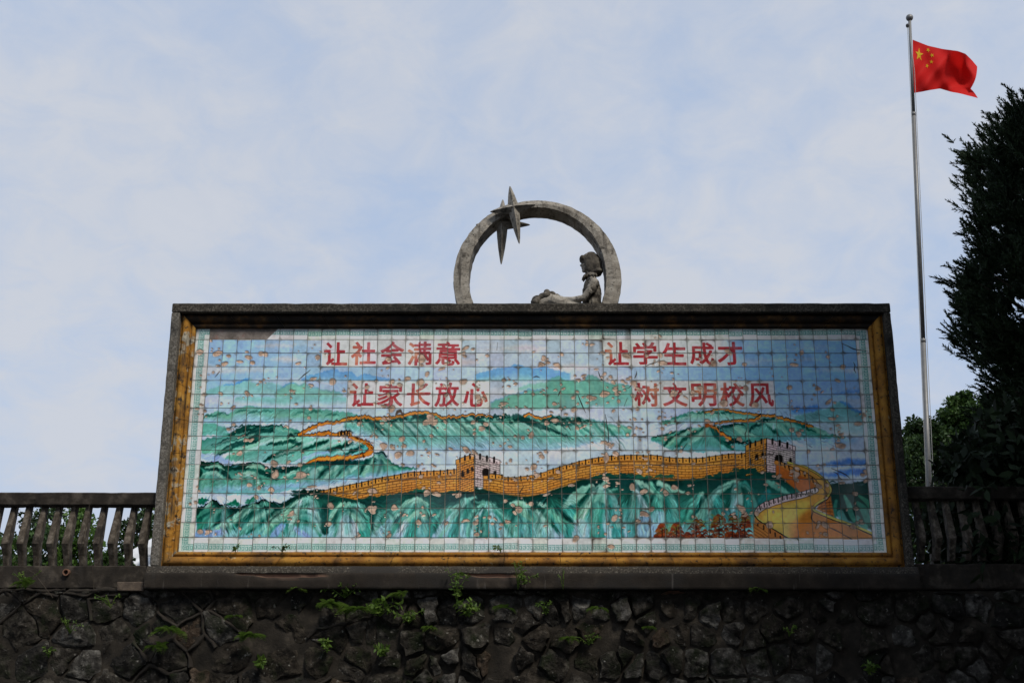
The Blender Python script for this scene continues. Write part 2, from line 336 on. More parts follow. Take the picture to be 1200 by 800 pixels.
    for p, w, c in (([(808, 501), (796, 507), (786, 514), (778, 522)], [4, 6, 2], D0), ([(826, 500), (812, 506), (800, 514), (792, 524)], [3, 5, 2], D1), ([(790, 504), (776, 509), (764, 513)], [2, 3, 1], D0), ([(830, 500), (838, 508), (848, 518), (858, 525)], [5, 8, 3], D1),
                    ([(850, 513), (862, 516), (878, 519)], [3, 5, 1], D0), ([(866, 497), (850, 499), (840, 502)], [3, 4, 2], D0), ([(905, 490), (892, 495), (880, 502), (878, 510)], [4, 5, 1], D0), ([(925, 492), (940, 499), (955, 505)], [4, 5, 2], D1), ([(895, 494), (905, 502), (912, 510)], [2, 4, 1], D1), ([(836, 503), (846, 508), (852, 513)], [4, 5, 2], D1)):
        stroke(p, w, c, .85, 2)
    for p, w in (([(818, 500), (804, 505), (792, 512), (782, 522)], [2, 4, 3]), ([(828, 502), (818, 509), (808, 518)], [4, 6, 3]), ([(872, 497), (864, 499), (874, 505), (884, 511)], [3, 5, 2]), ([(860, 499), (868, 505), (878, 511)], [4, 5, 2]), ([(900, 492), (912, 497), (922, 507)], [3, 6, 3]), ([(888, 496), (896, 494), (908, 500)], [2, 4, 3]), ([(948, 500), (960, 504), (972, 508)], [3, 5, 2]), ([(912, 491), (926, 498), (936, 508)], [2, 5, 2])):
        stroke(p, w, L1, .75, 2.4)
    trees(850, 878, 517, 4, 14, D0, 33); trees(836, 900, lin([(836, 500), (864, 497), (900, 491)]), 2, 14, D0, 34)
    band([(826, 481.5), (838, 479.5), (846, 478), (856, 479.5), (868, 482.5), (880, 484.5), (892, 487), (905, 486.5), (920, 490.5), (935, 494.5), (951, 498.5)], [1.4, 1.6, 2, 2.2, 2.6, 2.4])
    band([(891, 487.5), (884, 491), (870, 491.6), (856, 492), (846, 494), (838, 497)], [2.4, 2.6, 2]); band([(831, 499.5), (838, 502), (845, 507.5), (854, 512.5)], [2, 2.6, 3])
    fill([(824.5, 500.5), (825, 496.5), (834, 496), (834.5, 500.5)], (170, 96, 44), 1, 1); stroke([(825, 496.4), (834, 496)], .8, BK, .9, .6)

    # ---- foreground hills
    gradfill([(230, 592), (238, 591), (249, 584), (258, 590), (272, 592), (295, 588), (307, 584), (328, 588), (345, 580), (360, 573), (380, 573), (405, 578), (430, 580), (470, 572), (500, 572), (540, 574), (570, 572), (600, 576), (630, 578), (660, 568), (690, 558), (730, 553), (770, 557), (815, 560), (850, 552), (880, 549), (905, 551), (930, 562), (950, 575)],
             [(228, 630), (500, 630), (760, 630), (890, 630), (950, 580)], [D0, D0, D1, (40, 122, 104), (66, 150, 134), (110, 180, 174), (136, 184, 200)], .98, 1, wob=.16)
    stroke([(237, 592), (243, 587.5), (249, 584.5), (255, 587.5), (258, 591), (264, 590), (268, 590.4), (273, 594)], 1.4, (6, 20, 22), .95, .8)
    stroke([(298, 588), (303, 586), (308, 584.6), (318, 586.5), (328, 588.5)], 1.4, (6, 20, 22), .95, .8)
    for x, y in ((235, 587), (275, 588), (293, 585)): trees(x - 5, x + 5, y, 5, 14, M1 if x > 280 else (34, 108, 88), int(x), .95)
    F = [  # (path, widths, colour)
        ([(258, 596), (244, 605), (232, 617)], [4, 5, 3], M1), ([(250, 592), (240, 597), (231, 604)], [2, 4, 2], M1), ([(275, 600), (258, 609), (240, 620)], [3, 4, 2], D0), ([(246, 588), (240, 593)], [4, 2], L1),
        ([(297, 590), (282, 601), (266, 611), (252, 619)], [3, 7, 6, 3], L1), ([(300, 596), (284, 607), (270, 618)], [2, 4, 2], D1), ([(312, 588), (302, 592), (292, 598)], [4, 5, 2], M2),
        ([(318, 597), (304, 605), (288, 618), (280, 626)], [4, 8, 7, 3], M2), ([(314, 598), (300, 606), (290, 614)], [2, 4, 2], L1), ([(332, 597), (316, 604), (302, 614), (288, 625)], [4, 5, 4, 2], D1),
        ([(350, 586), (334, 595), (318, 607), (304, 621)], [3, 4, 4, 2], L1), ([(352, 596), (334, 603), (320, 612), (308, 624)], [6, 8, 6, 3], L1), ([(340, 590), (326, 600), (314, 612)], [2, 3, 1], D0),
        ([(330, 616), (322, 624), (318, 628)], [6, 6, 4], (130, 160, 214)), ([(262, 622), (246, 625), (232, 625)], [4, 8, 8], (136, 160, 214)),
        # lobe A
        ([(363, 582), (354, 586), (346, 590)], [6, 7, 3], L1), ([(358, 584), (368, 587), (374, 595)], [5, 5, 2], M2), ([(342, 598), (356, 595), (368, 598), (375, 607)], [3, 5, 5, 2], L1), ([(344, 604), (358, 602), (369, 607), (376, 618)], [3, 5, 5, 2], M2),
        ([(345, 612), (356, 610), (367, 615), (375, 627)], [4, 6, 5, 2], M1), ([(340, 608), (346, 604), (352, 604)], [8, 8, 4], L1), ([(346, 618), (352, 622), (362, 628)], [5, 6, 3], (142, 168, 214)), ([(358, 600), (370, 605), (374, 612)], [1, 2, 1], D0), ([(350, 609), (364, 612), (371, 620)], [1.5, 2.5, 1], D0), ([(360, 590), (372, 597)], [2, 2], D0),
        ([(381, 592), (381, 606), (380, 622)], [8, 11, 8], D0),
        # lobe B
        ([(410, 590), (400, 592), (391, 599), (387, 608)], [4, 7, 5, 3], L1), ([(412, 590), (423, 596), (429, 606), (431, 622)], [4, 5, 6, 6], M2), ([(404, 599), (396, 604), (390, 614)], [3, 5, 2], D0), ([(402, 596), (394, 601), (388, 610)], [2, 3, 1], D1),
        ([(408, 600), (400, 603), (394, 612), (392, 626)], [4, 5, 4, 3], (110, 186, 166)), ([(410, 600), (418, 608), (423, 620)], [4, 5, 3], L1), ([(406, 606), (406, 617), (406, 628)], [6, 16, 20], (172, 198, 208)), ([(416, 597), (426, 604), (430, 612)], [1.5, 2.5, 1], D1), ([(426, 612), (427, 628)], [9, 10], (52, 146, 122)), ([(434, 600), (436, 618)], [6, 4], D0),
        # lobe C
        ([(488, 583), (474, 591), (464, 600), (455, 608)], [4, 6, 7, 5], L1), ([(470, 597), (456, 603), (446, 612), (440, 622)], [2, 4, 5, 4], M1), ([(466, 592), (454, 597), (446, 605)], [2, 3, 2], M1), ([(456, 611), (448, 619), (442, 627)], [6, 8, 8], (136, 182, 196)),
        ([(484, 597), (474, 608), (462, 624)], [5, 8, 8], (38, 128, 106)), ([(486, 600), (478, 607), (472, 612)], [4, 4, 2], L1), ([(475, 613), (468, 622), (463, 629)], [5, 7, 7], (160, 186, 206)), ([(480, 616), (477, 628)], [8, 9], (66, 154, 138)), ([(452, 600), (443, 612)], [2, 2], D0),
        # lobe D
        ([(500, 591), (490, 585), (480, 588)], [3, 6, 4], L1), ([(490, 592), (500, 596), (507, 604)], [5, 4, 2], M2), ([(486, 597), (496, 594), (504, 603), (506, 608)], [1.5, 2, 2, 1], D0), ([(488, 600), (496, 600), (501, 607)], [7, 8, 3], L1), ([(494, 602), (500, 608)], [3, 3], L2), ([(485, 612), (484, 628)], [6, 8], (42, 136, 116)), ([(497, 615), (494, 628)], [12, 12], (90, 168, 160)), ([(505, 614), (503, 628)], [4, 5], (52, 140, 122)),
        # lobe E
        ([(532, 591), (520, 597), (512, 605), (507, 613)], [2, 4, 5, 5], (54, 148, 124)), ([(530, 592), (518, 599), (510, 607)], [1, 2, 1.5], L1), ([(556, 581), (542, 588), (532, 598), (522, 611), (512, 628)], [2, 6, 9, 9, 8], (126, 194, 170)), ([(546, 596), (538, 608), (532, 622)], [3, 5, 4], (40, 130, 108)), ([(524, 606), (515, 618), (509, 628)], [3, 5, 6], (150, 184, 204)), ([(526, 600), (514, 611), (508, 622)], [2, 3, 3], (34, 118, 98)), ([(556, 586), (544, 594), (540, 602)], [2, 2, 1], D0), ([(533, 618), (530, 628)], [8, 9], (58, 150, 134)),
        # lobe F
        ([(578, 591), (567, 591), (557, 597), (551, 608), (547, 626)], [3, 6, 6, 5, 4], (112, 190, 162)), ([(566, 595), (556, 603), (551, 616)], [2, 3, 1], D0), ([(565, 599), (561, 610), (559, 628)], [4, 8, 8], (150, 200, 190)), ([(569, 600), (566, 613), (567, 628)], [5, 12, 16], (30, 116, 98)), ([(572, 594), (584, 599), (594, 609), (606, 626)], [4, 6, 7, 6], (120, 192, 168)), ([(575, 602), (583, 612), (592, 626)], [4, 7, 7], (132, 192, 182)), ([(580, 599), (590, 611), (600, 626)], [1.5, 3, 2], (36, 118, 98)), ([(576, 613), (579, 628)], [4, 8], (40, 132, 114)), ([(556, 587), (568, 587), (576, 589)], [2, 3, 2], M2),
        # lobe G, H
        ([(597, 590), (608, 588), (620, 592)], [2, 5, 3], L1), ([(606, 590), (614, 598), (621, 607)], [4, 7, 4], (128, 190, 150)), ([(600, 596), (608, 606), (616, 614)], [2, 4, 3], D0), ([(612, 614), (616, 628)], [14, 16], (70, 160, 146)), ([(630, 588), (636, 590), (641, 590)], [2, 4, 2], L1), ([(629, 599), (638, 612), (648, 628)], [5, 8, 4], (150, 204, 184)), ([(634, 596), (646, 611), (655, 626)], [4, 6, 4], D1), ([(645, 596), (656, 606), (668, 618)], [4, 8, 6], (104, 182, 150)), ([(652, 594), (664, 606), (676, 614)], [5, 6, 3], D0), ([(645, 622), (652, 628)], [6, 9], (160, 184, 206)), ([(630, 614), (630, 628)], [9, 12], (104, 178, 164)), ([(662, 617), (668, 628)], [10, 12], (56, 152, 136)),
        # lobe I, J
        ([(694, 569), (680, 575), (670, 583), (661, 592)], [3, 7, 8, 4], L1), ([(690, 574), (680, 584), (674, 594)], [3, 4, 2], D1), ([(708, 565), (698, 576), (687, 590), (680, 602), (677, 612)], [4, 8, 9, 10, 8], (124, 190, 158)), ([(697, 582), (706, 581), (712, 586)], [6, 10, 5], (110, 186, 156)), ([(713, 581), (719, 587), (719, 594)], [4, 5, 3], (60, 150, 130)), ([(680, 614), (678, 628)], [12, 13], (150, 186, 204)), ([(700, 596), (699, 610), (700, 628)], [7, 9, 14], (54, 150, 128)), ([(709, 598), (712, 610)], [3, 4], D0), ([(722, 600), (724, 628)], [8, 10], (60, 146, 138)), ([(690, 588), (684, 602)], [2, 2], (160, 206, 176)), ([(715, 574), (722, 572)], [3, 2], M2), ([(736, 600), (740, 612), (742, 628)], [6, 10, 12], (70, 150, 140)),
        # lobe K
        ([(744, 563), (754, 568), (764, 577)], [3, 6, 4], L1), ([(744, 574), (751, 586), (757, 598)], [2, 5, 5], (150, 196, 186)), ([(757, 580), (763, 592)], [5, 6], (58, 146, 124)), ([(749, 570), (757, 584), (760, 594)], [2, 3, 2], D0), ([(755, 606), (756, 628)], [12, 16], (134, 168, 208)), ([(770, 604), (766, 628)], [12, 18], (142, 176, 212)),
        ([(762, 566), (771, 577), (778, 583)], [4, 6, 3], (104, 182, 150)), ([(770, 564), (784, 571), (800, 575)], [4, 6, 2], L1), ([(766, 568), (776, 578), (788, 580)], [1.5, 2.5, 1.5], D0), ([(778, 582), (788, 590), (796, 594)], [6, 8, 4], (48, 140, 118)), ([(764, 584), (772, 592)], [8, 8], (54, 150, 128)),
        ([(822, 578), (812, 585), (804, 594)], [3, 5, 3], L1), ([(816, 582), (806, 594), (798, 608)], [6, 8, 8], (60, 154, 132)), ([(828, 578), (818, 592), (808, 606)], [3, 5, 4], D0), ([(864, 561), (850, 568), (838, 578), (828, 592), (818, 606)], [3, 5, 7, 9, 8], (118, 186, 158)), ([(838, 584), (842, 590)], [8, 8], (62, 156, 136)), ([(864, 566), (856, 578), (850, 592)], [4, 6, 4], D1), ([(862, 569), (872, 566), (880, 573)], [3, 5, 2], (48, 140, 120)), ([(866, 580), (864, 588)], [5, 8], (150, 196, 186)), ([(874, 584), (876, 596)], [6, 8], (50, 140, 126)), ([(900, 564), (912, 570), (924, 576)], [4, 6, 2], (100, 180, 150)), ([(900, 576), (888, 588), (884, 594)], [5, 7, 5], (40, 130, 120)), ([(868, 600), (850, 604)], [9, 12], (70, 150, 146)),
    ]
    for p, w, c in F:
        dk = sum(c) < 240
        stroke(p, [q * (1.0 if dk else 1.28) for q in w], c, .8 if dk else .86, 2.6, br=.3)
    r = np.random.default_rng(40)
    for p, w, c in F:                                  # fine brush hairs along each stroke
        if len(p) < 3 or max(w) < 4: continue
        for k in range(3):
            o = r.uniform(-.42, .42) * max(w); q = [(x + o * .8, y + o * .45) for x, y in p]
            cc = np.clip(np.array(c) * r.choice([.72, 1.2]), 0, 235)
            stroke(q, [.5, r.uniform(.7, 1.6), .4], cc, .34, 1.4)
    trees(344, 392, lin([(344, 579), (370, 576), (392, 583)]), 7, 40, D0, 50)
    trees(388, 440, lin([(388, 584), (440, 584)]), 5, 44, D0, 51); trees(440, 540, lin([(440, 581), (490, 577), (540, 577)]), 4, 70, D0, 52)
    trees(540, 640, lin([(540, 577), (556, 571), (570, 575), (600, 582), (640, 579)]), 4, 70, D0, 53)
    # rounded ridges: pale crests and dark creases fanning from each summit
    r = np.random.default_rng(48)
    def fan(ax, ay, sl, sr, ln, n, a=.75):
        n = max(3, int(n * .62)); cols_ = [(150, 206, 186), (96, 172, 148), (170, 214, 206), (120, 190, 164)]
        for k in range(n):
            f = -1 + 2 * (k + r.uniform(.25, .75)) / n; ex = ax + (sl if f < 0 else sr) * f + r.normal(0, 1); l_ = ln * (1 - .12 * abs(f)) * r.uniform(.85, 1.1)
            p = [(ax + f * 2, ay + abs(f)), (ax + (ex - ax) * .62, ay + l_ * .24), (ax + (ex - ax) * .92, ay + l_ * .58), (ex, ay + l_)]
            w = r.uniform(3.6, 7.5)
            stroke(p, [1.2, w, w * 1.25, w], cols_[r.integers(4)], a * .62, 4.5, br=.5)
            q = [(x + (1.2 + w * .55) * (1 if f >= 0 else -1), y + 1.5) for x, y in p]
            stroke(q, [1, r.uniform(1.6, 4), 3, 1.2], (16, 70, 60), a * .75, 2.6, br=.5, fade=.6)
    for args in ((262, 593, 26, 14, 30, 5), (300, 589, 34, 18, 34, 6), (361, 583, 26, 14, 40, 7), (406, 590, 20, 24, 36, 6), (448, 596, 12, 18, 30, 4), (489, 586, 24, 16, 36, 6), (546, 583, 40, 14, 44, 7), (571, 592, 22, 36, 36, 8), (614, 590, 14, 22, 36, 5), (642, 594, 12, 26, 34, 5), (706, 568, 32, 20, 54, 8), (747, 566, 14, 22, 46, 5), (775, 568, 14, 24, 40, 5), (822, 580, 22, 14, 34, 4), (864, 563, 42, 26, 40, 7), (1002, 578, 16, 18, 36, 5)):
        fan(*args)
    for args in ((247, 553, 14, 14, 18, 6), (292, 552, 20, 14, 20, 6), (440, 534, 14, 28, 20, 6), (365, 547, 18, 10, 16, 4), (396, 545, 18, 12, 16, 4)):
        fan(*args, a=.6)
    # fine brush hairs laid along the slopes
    r = np.random.default_rng(44)
    apex = np.array([(250, 583), (301, 584), (361, 580), (406, 587), (489, 583), (545, 580), (570, 589), (612, 587), (643, 588), (705, 564), (747, 562), (769, 563), (828, 574), (866, 560), (905, 560), (1000, 576)], float)
    def hair(x, y, dx, dy, ln, wid, kk, al):
        q = T([(x, y)])[0]; ix, iy = int(np.clip(q[0], 0, W - 1)), int(np.clip(q[1], 0, H - 1)); c = C[iy, ix]
        cc = np.clip(c * kk, 0, 228); n_ = math.hypot(dx, dy) + 1e-6; dx, dy = dx / n_ * ln, dy / n_ * ln; b_ = r.uniform(-.12, .12) * ln
        stroke([(x - dx * .5, y - dy * .5), (x - dy / ln * b_, y + dx / ln * b_), (x + dx * .5, y + dy * .5)], [.3, wid, .3], cc, al, 1.0, br=.6)
    for _ in range(1500):
        x, y = r.uniform(231, 960), r.uniform(582, 628)
        if x > 880 and y > 580: continue
        k = np.argmin(abs(apex[:, 0] - x) + .4 * abs(apex[:, 1] - y)); dx, dy = (x - apex[k, 0]) * .9, (y - apex[k, 1]) + 9
        hair(x, y, dx, dy, r.uniform(6, 16), r.uniform(.6, 1.7), r.choice([.62, .72, 1.25, 1.4]), .5)
    for _ in range(700):
        x, y = r.uniform(405, 730), r.uniform(489, 523); hair(x, y, 1, .95 + r.normal(0, .15), r.uniform(6, 15), r.uniform(.5, 1.4), r.choice([.68, .78, 1.18, 1.3]), .45)
    for _ in range(700):
        x, y = r.uniform(236, 430), r.uniform(480, 570); hair(x, y, -1, .5 + r.normal(0, .2), r.uniform(6, 14), r.uniform(.5, 1.4), r.choice([.66, .78, 1.18, 1.32]), .42)
    for _ in range(450):
        x, y = r.uniform(770, 985), r.uniform(482, 524); dx = (x - 832) if x < 890 else (x - 905); hair(x, y, dx * .05, 1, r.uniform(5, 13), r.uniform(.5, 1.4), r.choice([.66, .78, 1.18, 1.3]), .42)
    # stronger local contrast, as of paint laid thick over thin
    lf = blur(C, 14); hillm = np.clip((yy / H - .36) * 6, 0, 1)[..., None]
    C[:] = np.clip(C + (C - lf) * .38 * hillm, 6, 236)
    gd = (C[..., 1] > C[..., 2])[..., None]; C[:] = np.where(gd, C * np.array([.985, .968, 1.02]), C)
    cy = np.clip(C[..., 2] - C[..., 1], 0, 80); C[..., 1] += cy * .15; C[..., 0] -= cy * .02
    # hand-brushed edges: bend everything painted so far by a small noise field
    w1, w2 = fnoise(22, 22, 81, 3) - .5, fnoise(22, 22, 82, 3) - .5; w3 = fnoise(5, 60, 83, 2) - .5
    jx = np.clip(xx + w1 * 7, 0, W - 1).astype(int); jy = np.clip(yy + w2 * 6 + w3 * 7, 0, H - 1).astype(int)
    C[:] = C[jy, jx]
    # ---- main wall
    top = [(373, 574.5), (390, 571), (405, 567.5), (420, 564.5), (435, 561), (450, 558), (467, 555), (480, 552.5), (500, 551), (520, 550), (534, 549)]
    bot = [(376, 575.5), (390, 579), (405, 582), (420, 585), (430, 583), (450, 580), (470, 577), (490, 574), (510, 577), (524, 577), (534, 575)]
    top2 = [(566, 555), (578, 555), (592, 557.5), (606, 557.5), (620, 556), (635, 552), (650, 548), (665, 543), (680, 539), (700, 535), (715, 533.5), (735, 532.2), (755, 532.4), (775, 534), (800, 536), (820, 535.5), (840, 533), (860, 531), (874, 529)]
    bot2 = [(566, 572), (580, 576.5), (600, 580), (616, 581), (632, 578), (650, 572), (665, 567), (680, 562), (700, 559), (730, 557), (760, 559), (776, 562), (800, 561.5), (815, 563), (840, 558), (860, 555), (874, 551)]
    r = np.random.default_rng(60)
    def wall(t, b, seed):
        M = gradfill(t, b, [(204, 136, 54), (216, 150, 68), (198, 128, 50)], 1, 1, wob=.3)
        tf, bf = lin(t), lin(b); x0, x1 = t[0][0], t[-1][0]
        for j in range(1, 12):                          # brick courses
            y = 5 + j * 2.9
            pts = [(x, tf(x) + y + .3 * math.sin(x * .05 + j)) for x in np.arange(x0, x1, 8) if tf(x) + y < bf(x) + 1]
            if len(pts) > 2: stroke(pts, .62, (62, 34, 16), .85, .7, clip=M)
            for x in np.arange(x0 + (j % 2) * 4, x1, 8.3):
                yy0 = tf(x) + y
                if yy0 < bf(x): stroke([(x, yy0), (x, yy0 + 2.9)], .55, (62, 34, 16), .8, .6, clip=M)
        stroke([(x, y + .2) for x, y in t], .8, BK, .85, .6)
        stroke([(x, tf(x) + 6.8) for x in np.arange(x0, x1, 10)], .9, (90, 50, 20), .8, .7, clip=M)
        for x in np.arange(x0 + 6, x1 - 1, 7.6):       # crenels and loopholes
            stroke([(x, tf(x) - .4), (x + .1, tf(x) + 5)], 1.5, BK, .95, .6)
            stroke([(x + 3.7, tf(x + 3.7) + 3), (x + 3.8, tf(x + 3.7) + 3.6)], 1.3, BK, .9, .6)
    wall(top, bot, 1); wall(top2, bot2, 2)
    for p in ([(376, 577), (392, 581), (408, 584.5), (424, 587)],): stroke(p, [2, 3, 3], D0, .9, 1.2)
    trees(430, 534, lin([(430, 584), (450, 581.5), (470, 578.5), (490, 574.5), (510, 577), (534, 576)]), 1.5, 44, D0, 61); trees(484, 500, 574, 3, 10, D1, 62)
    # towers
    PK = (206, 186, 184)
    def tower(lf, rf, arch, wins, small, xs_l, xs_r):
        ML = mask(lf, 1); MR = mask(rf, 1)
        blend((slice(None), slice(None)), ML, (206, 138, 58)); blend((slice(None), slice(None)), MR, PK)
        (lx0, ly0), (lx1, ly1) = lf[0], lf[1]; (rx0, ry0), (rx1, ry1) = rf[0], rf[1]
        for k in range(16):
            y = 6 + k * 2.7
            stroke([(lx0, ly0 + y + 1), (lx1, ly1 + y)], .6, (50, 28, 14), .85, .6, clip=ML)
            stroke([(rx0, ry0 + y), (rx1, ry1 + y * .9)], .6, (50, 44, 46), .85, .6, clip=MR)
            for q in np.arange(0, 1.01, .24):
                f = q + (k % 2) * .12
                stroke([(lx0 + (lx1 - lx0) * f, ly0 + (ly1 - ly0) * f + y), (lx0 + (lx1 - lx0) * f, ly0 + (ly1 - ly0) * f + y + 2.7)], .5, (50, 28, 14), .8, .6, clip=ML)
                stroke([(rx0 + (rx1 - rx0) * f, ry0 + (ry1 - ry0) * f + y), (rx0 + (rx1 - rx0) * f, ry0 + (ry1 - ry0) * f + y + 2.5)], .5, (50, 44, 46), .8, .6, clip=MR)
        stroke(lf + lf[:1], .7, BK, .9, .6, straight=True); stroke(rf + rf[:1], .7, BK, .9, .6, straight=True)
        stroke([lf[1], rf[-1]], 1.0, BK, .9, .6)
        for x in xs_l:
            y = np.interp(x, [lx0, lx1], [ly0, ly1]); stroke([(x, y - 1), (x, y + 4)], 2.2, BK, .95, .6)
        for x in xs_r:
            y = np.interp(x, [rx0, rx1], [ry0, ry1]); stroke([(x, y - 1), (x, y + 4)], 2.6, BK, .95, .6); stroke([(x + 3, y + 4.5), (x + 3.2, y + 5)], 1.2, BK, .9, .6)
        for x, y, w, h in wins + [arch] + small:
            fill([(x - w / 2, y + h / 2), (x - w / 2, y - h * .2), (x - w * .3, y - h * .46), (x, y - h / 2), (x + w * .3, y - h * .46), (x + w / 2, y - h * .2), (x + w / 2, y + h / 2)], BK, 1, 1)
    tower([(534, 537.5), (556, 530.5), (556, 576), (541, 575), (534, 573)], [(556, 530.5), (585, 539), (585, 556), (566, 555), (566, 570), (556, 570)], (569, 551.5, 8, 9), [(542, 553.5, 3.5, 7), (548, 550.5, 3, 6), (553, 548, 3, 5)], [(579, 554, 3, 5)], (539, 545, 551), (562, 570, 578))
    tower([(873, 521), (898, 512.5), (898, 553), (873, 557)], [(898, 512.5), (931, 522), (931, 543), (909, 540), (909, 553), (898, 553)], (912.5, 536.5, 9, 10), [(879, 540, 3.5, 8), (887, 535, 4, 7), (894, 532, 3.5, 6)], [(926, 539, 3.5, 6)], (879, 885, 892), (905, 913, 922))
    trees(690, 760, lin([(690, 560), (712, 556), (760, 559)]), 3, 40, D0, 70); trees(736, 790, 558, 3, 22, D1, 71); trees(800, 900, lin([(800, 565), (850, 556), (870, 552), (900, 556)]), 4, 60, D0, 72); trees(860, 884, 552, 5, 26, D0, 73)
    trees(895, 940, lin([(895, 555), (920, 558), (940, 566)]), 4, 34, D0, 74)
    # ---- winding wall on the right
    fill([(973, 566), (980, 567), (985, 563), (992, 566), (1000, 564), (1008, 567), (1017, 563), (1026, 566), (1026, 622), (973, 600)], D0, .97, 1.5)
    trees(974, 1022, 567, 5, 40, D0, 80)
    for p, w, c in (([(980, 585), (978, 597), (977, 606)], [3, 5, 6], (52, 140, 118)), ([(989, 580), (994, 590), (998, 602), (1004, 612)], [3, 6, 6, 5], (88, 170, 140)), ([(1004, 588), (1012, 596), (1018, 610)], [4, 8, 8], (48, 134, 112)), ([(1006, 580), (1016, 588), (1022, 600)], [3, 6, 4], (70, 152, 122)), ([(985, 600), (990, 610)], [8, 8], (100, 176, 160)), ([(1005, 606), (1012, 616)], [6, 8], (84, 160, 140))):
        stroke(p, w, c, .88, 1.8)
    YL, TN, BR = (212, 186, 88), (206, 150, 66), (170, 92, 38)
    fill([(909, 541), (926, 550), (941, 556), (951, 561), (957, 567), (956, 575), (940, 579), (930, 570), (918, 560), (909, 556)], (178, 96, 40), 1, 1)
    fill([(922, 541), (941, 546), (956, 553), (967, 562), (973, 571), (973, 578), (968, 584), (958, 589), (952, 594), (952, 600), (1024, 627), (1024, 630), (926, 630), (905, 618), (888, 608), (884, 601), (892, 592), (910, 586), (935, 581), (955, 577), (958, 570), (950, 560), (936, 553), (922, 547)], TN, 1, 1)
    fill([(892, 603), (900, 595), (915, 590), (940, 585), (950, 585), (945, 596), (925, 612), (925, 629), (908, 619), (894, 610)], YL, .95, 5)
    fill([(948, 597), (953, 596), (1024, 627), (1024, 630), (930, 630), (934, 612), (940, 602)], (188, 112, 46), .9, 4)
    fill([(973, 577), (978, 604), (956, 595), (962, 588)], (190, 112, 50), 1, 1)
    for k in range(5): stroke([(958 + k * 1.5, 591 + k * 2.6), (966, 588 + k * 3.2), (976, 586 + k * 4)], .7, (70, 36, 16), .8, .6)
    for x in (962, 967, 972): stroke([(x, 585), (x + 1, 600)], .5, (70, 36, 16), .7, .6)
    stroke([(923, 541), (941, 546), (956, 553), (967, 562), (972.5, 570), (973, 576), (968, 583), (958, 589), (953, 594), (955, 597.5), (975, 605.5), (1000, 615), (1024, 626)], [2.4, 3, 3.4, 3.6, 3.6], BK, .95, .7)
    stroke([(923, 541), (941, 546), (956, 553), (967, 562), (972, 570), (972.5, 576), (967.5, 582.6), (957.5, 588.6), (953, 593.5), (955, 597), (975, 605), (1000, 614.5), (1024, 625)], [1.4, 1.8, 2.0, 2.4, 2.4], (206, 190, 92), 1, .6)
    stroke([(952, 597), (952, 609), (975, 619), (998, 630)], 1.0, BK, .9, .6)
    stroke([(956, 563), (966, 574), (969, 580)], .6, BK, .7, .6)
    stroke([(910, 541), (926, 549), (941, 555.5), (951, 560.5), (956.5, 567), (955.5, 574)], [5, 5.4, 5], (196, 126, 58), 1, .8)
    stroke([(912, 538.5), (928, 546.5), (943, 553), (953, 558.5), (959.5, 566)], .9, BK, .9, .6)
    for t_ in np.linspace(0, 1, 9):
        x = np.interp(t_, [0, .3, .6, .85, 1], [914, 926, 941, 951, 956]); y = np.interp(t_, [0, .3, .6, .85, 1], [542.5, 549, 555.5, 560.5, 567])
        stroke([(x, y - 2.5), (x + .8, y + 2)], 1.4, BK, .95, .6)
    stroke([(956, 573), (940, 578.5), (922, 582), (906, 586), (894, 591.5), (886, 598), (884.5, 603)], [6.5, 7.5, 8, 8, 7, 4], BK, .95, .7)
    stroke([(956, 573), (940, 578.5), (922, 582), (906, 586), (894, 591.5), (886, 598), (885.5, 602)], [5.2, 6.2, 6.8, 6.8, 5.6, 3], (200, 182, 182), 1, .7)
    for t_ in np.linspace(0.02, .94, 13):
        x = np.interp(t_, [0, .25, .5, .75, .9, 1], [956, 938, 920, 903, 892, 886]); y = np.interp(t_, [0, .25, .5, .75, .9, 1], [573, 578.7, 582.3, 587, 592.5, 598])
        stroke([(x, y - 3.4), (x + .4, y + 1)], 1.4, BK, .95, .6); stroke([(x - 3, y + .6), (x - 2.9, y + 1.2)], 1.0, BK, .9, .6)
    fill([(883, 603), (890, 609), (908, 619), (926, 630), (883, 630)], (184, 116, 54), 1, 1)
    stroke([(884, 602), (889, 608), (906, 618), (926, 630)], 2.6, BK, .95, .7); stroke([(884.5, 601.5), (889.5, 607.5), (906.5, 617.5), (927, 629.5)], 1.3, (206, 190, 92), 1, .6)
    for x, y in ((888, 611), (895, 615), (902, 619), (908, 623), (914, 627)):
        stroke([(x, y), (x + .3, y + 4)], 1.6, BK, .95, .6)
    for k in range(4): stroke([(884, 613 + k * 4), (892, 618 + k * 4), (900, 624 + k * 4)], .6, (70, 36, 16), .8, .6)
    # red trees
    r = np.random.default_rng(90)
    for cx0, y0, hw in ((775, 613, 9), (792, 611, 11), (816, 604, 15), (842, 600, 14), (858, 602, 12), (873, 601, 9)):
        for k in range(70):
            t_ = r.random() ** .7; y = y0 + t_ * (630 - y0); x = cx0 + r.uniform(-1, 1) * hw * (t_ * .8 + .2)
            c = [(96, 36, 18), (124, 48, 22), (70, 26, 16), (142, 66, 28)][r.integers(4)]
            stroke([(x - 3, y + 1), (x, y - .8), (x + 3, y + 1.2)], [.6, r.uniform(1.4, 2.6), .5], c, .9, .9)
        for k in range(7):
            stroke([(cx0 + r.uniform(-hw, hw), y0 + r.uniform(0, 14)), (cx0 + r.uniform(-hw, hw) * .8, y0 + r.uniform(2, 12))], 1.5, (110, 120, 48), .35, 1.4)
        stroke([(cx0, y0 + 6), (cx0, 630)], 1.2, (36, 20, 14), .8, .8)

    # ---- lettering plates and lettering (2 x 2 tiles per character)
    WH = np.array([214, 213, 208.], np.float32)
    def rowv(rr): return 0 if rr == 0 else (0.82 + rr - 1) * KP
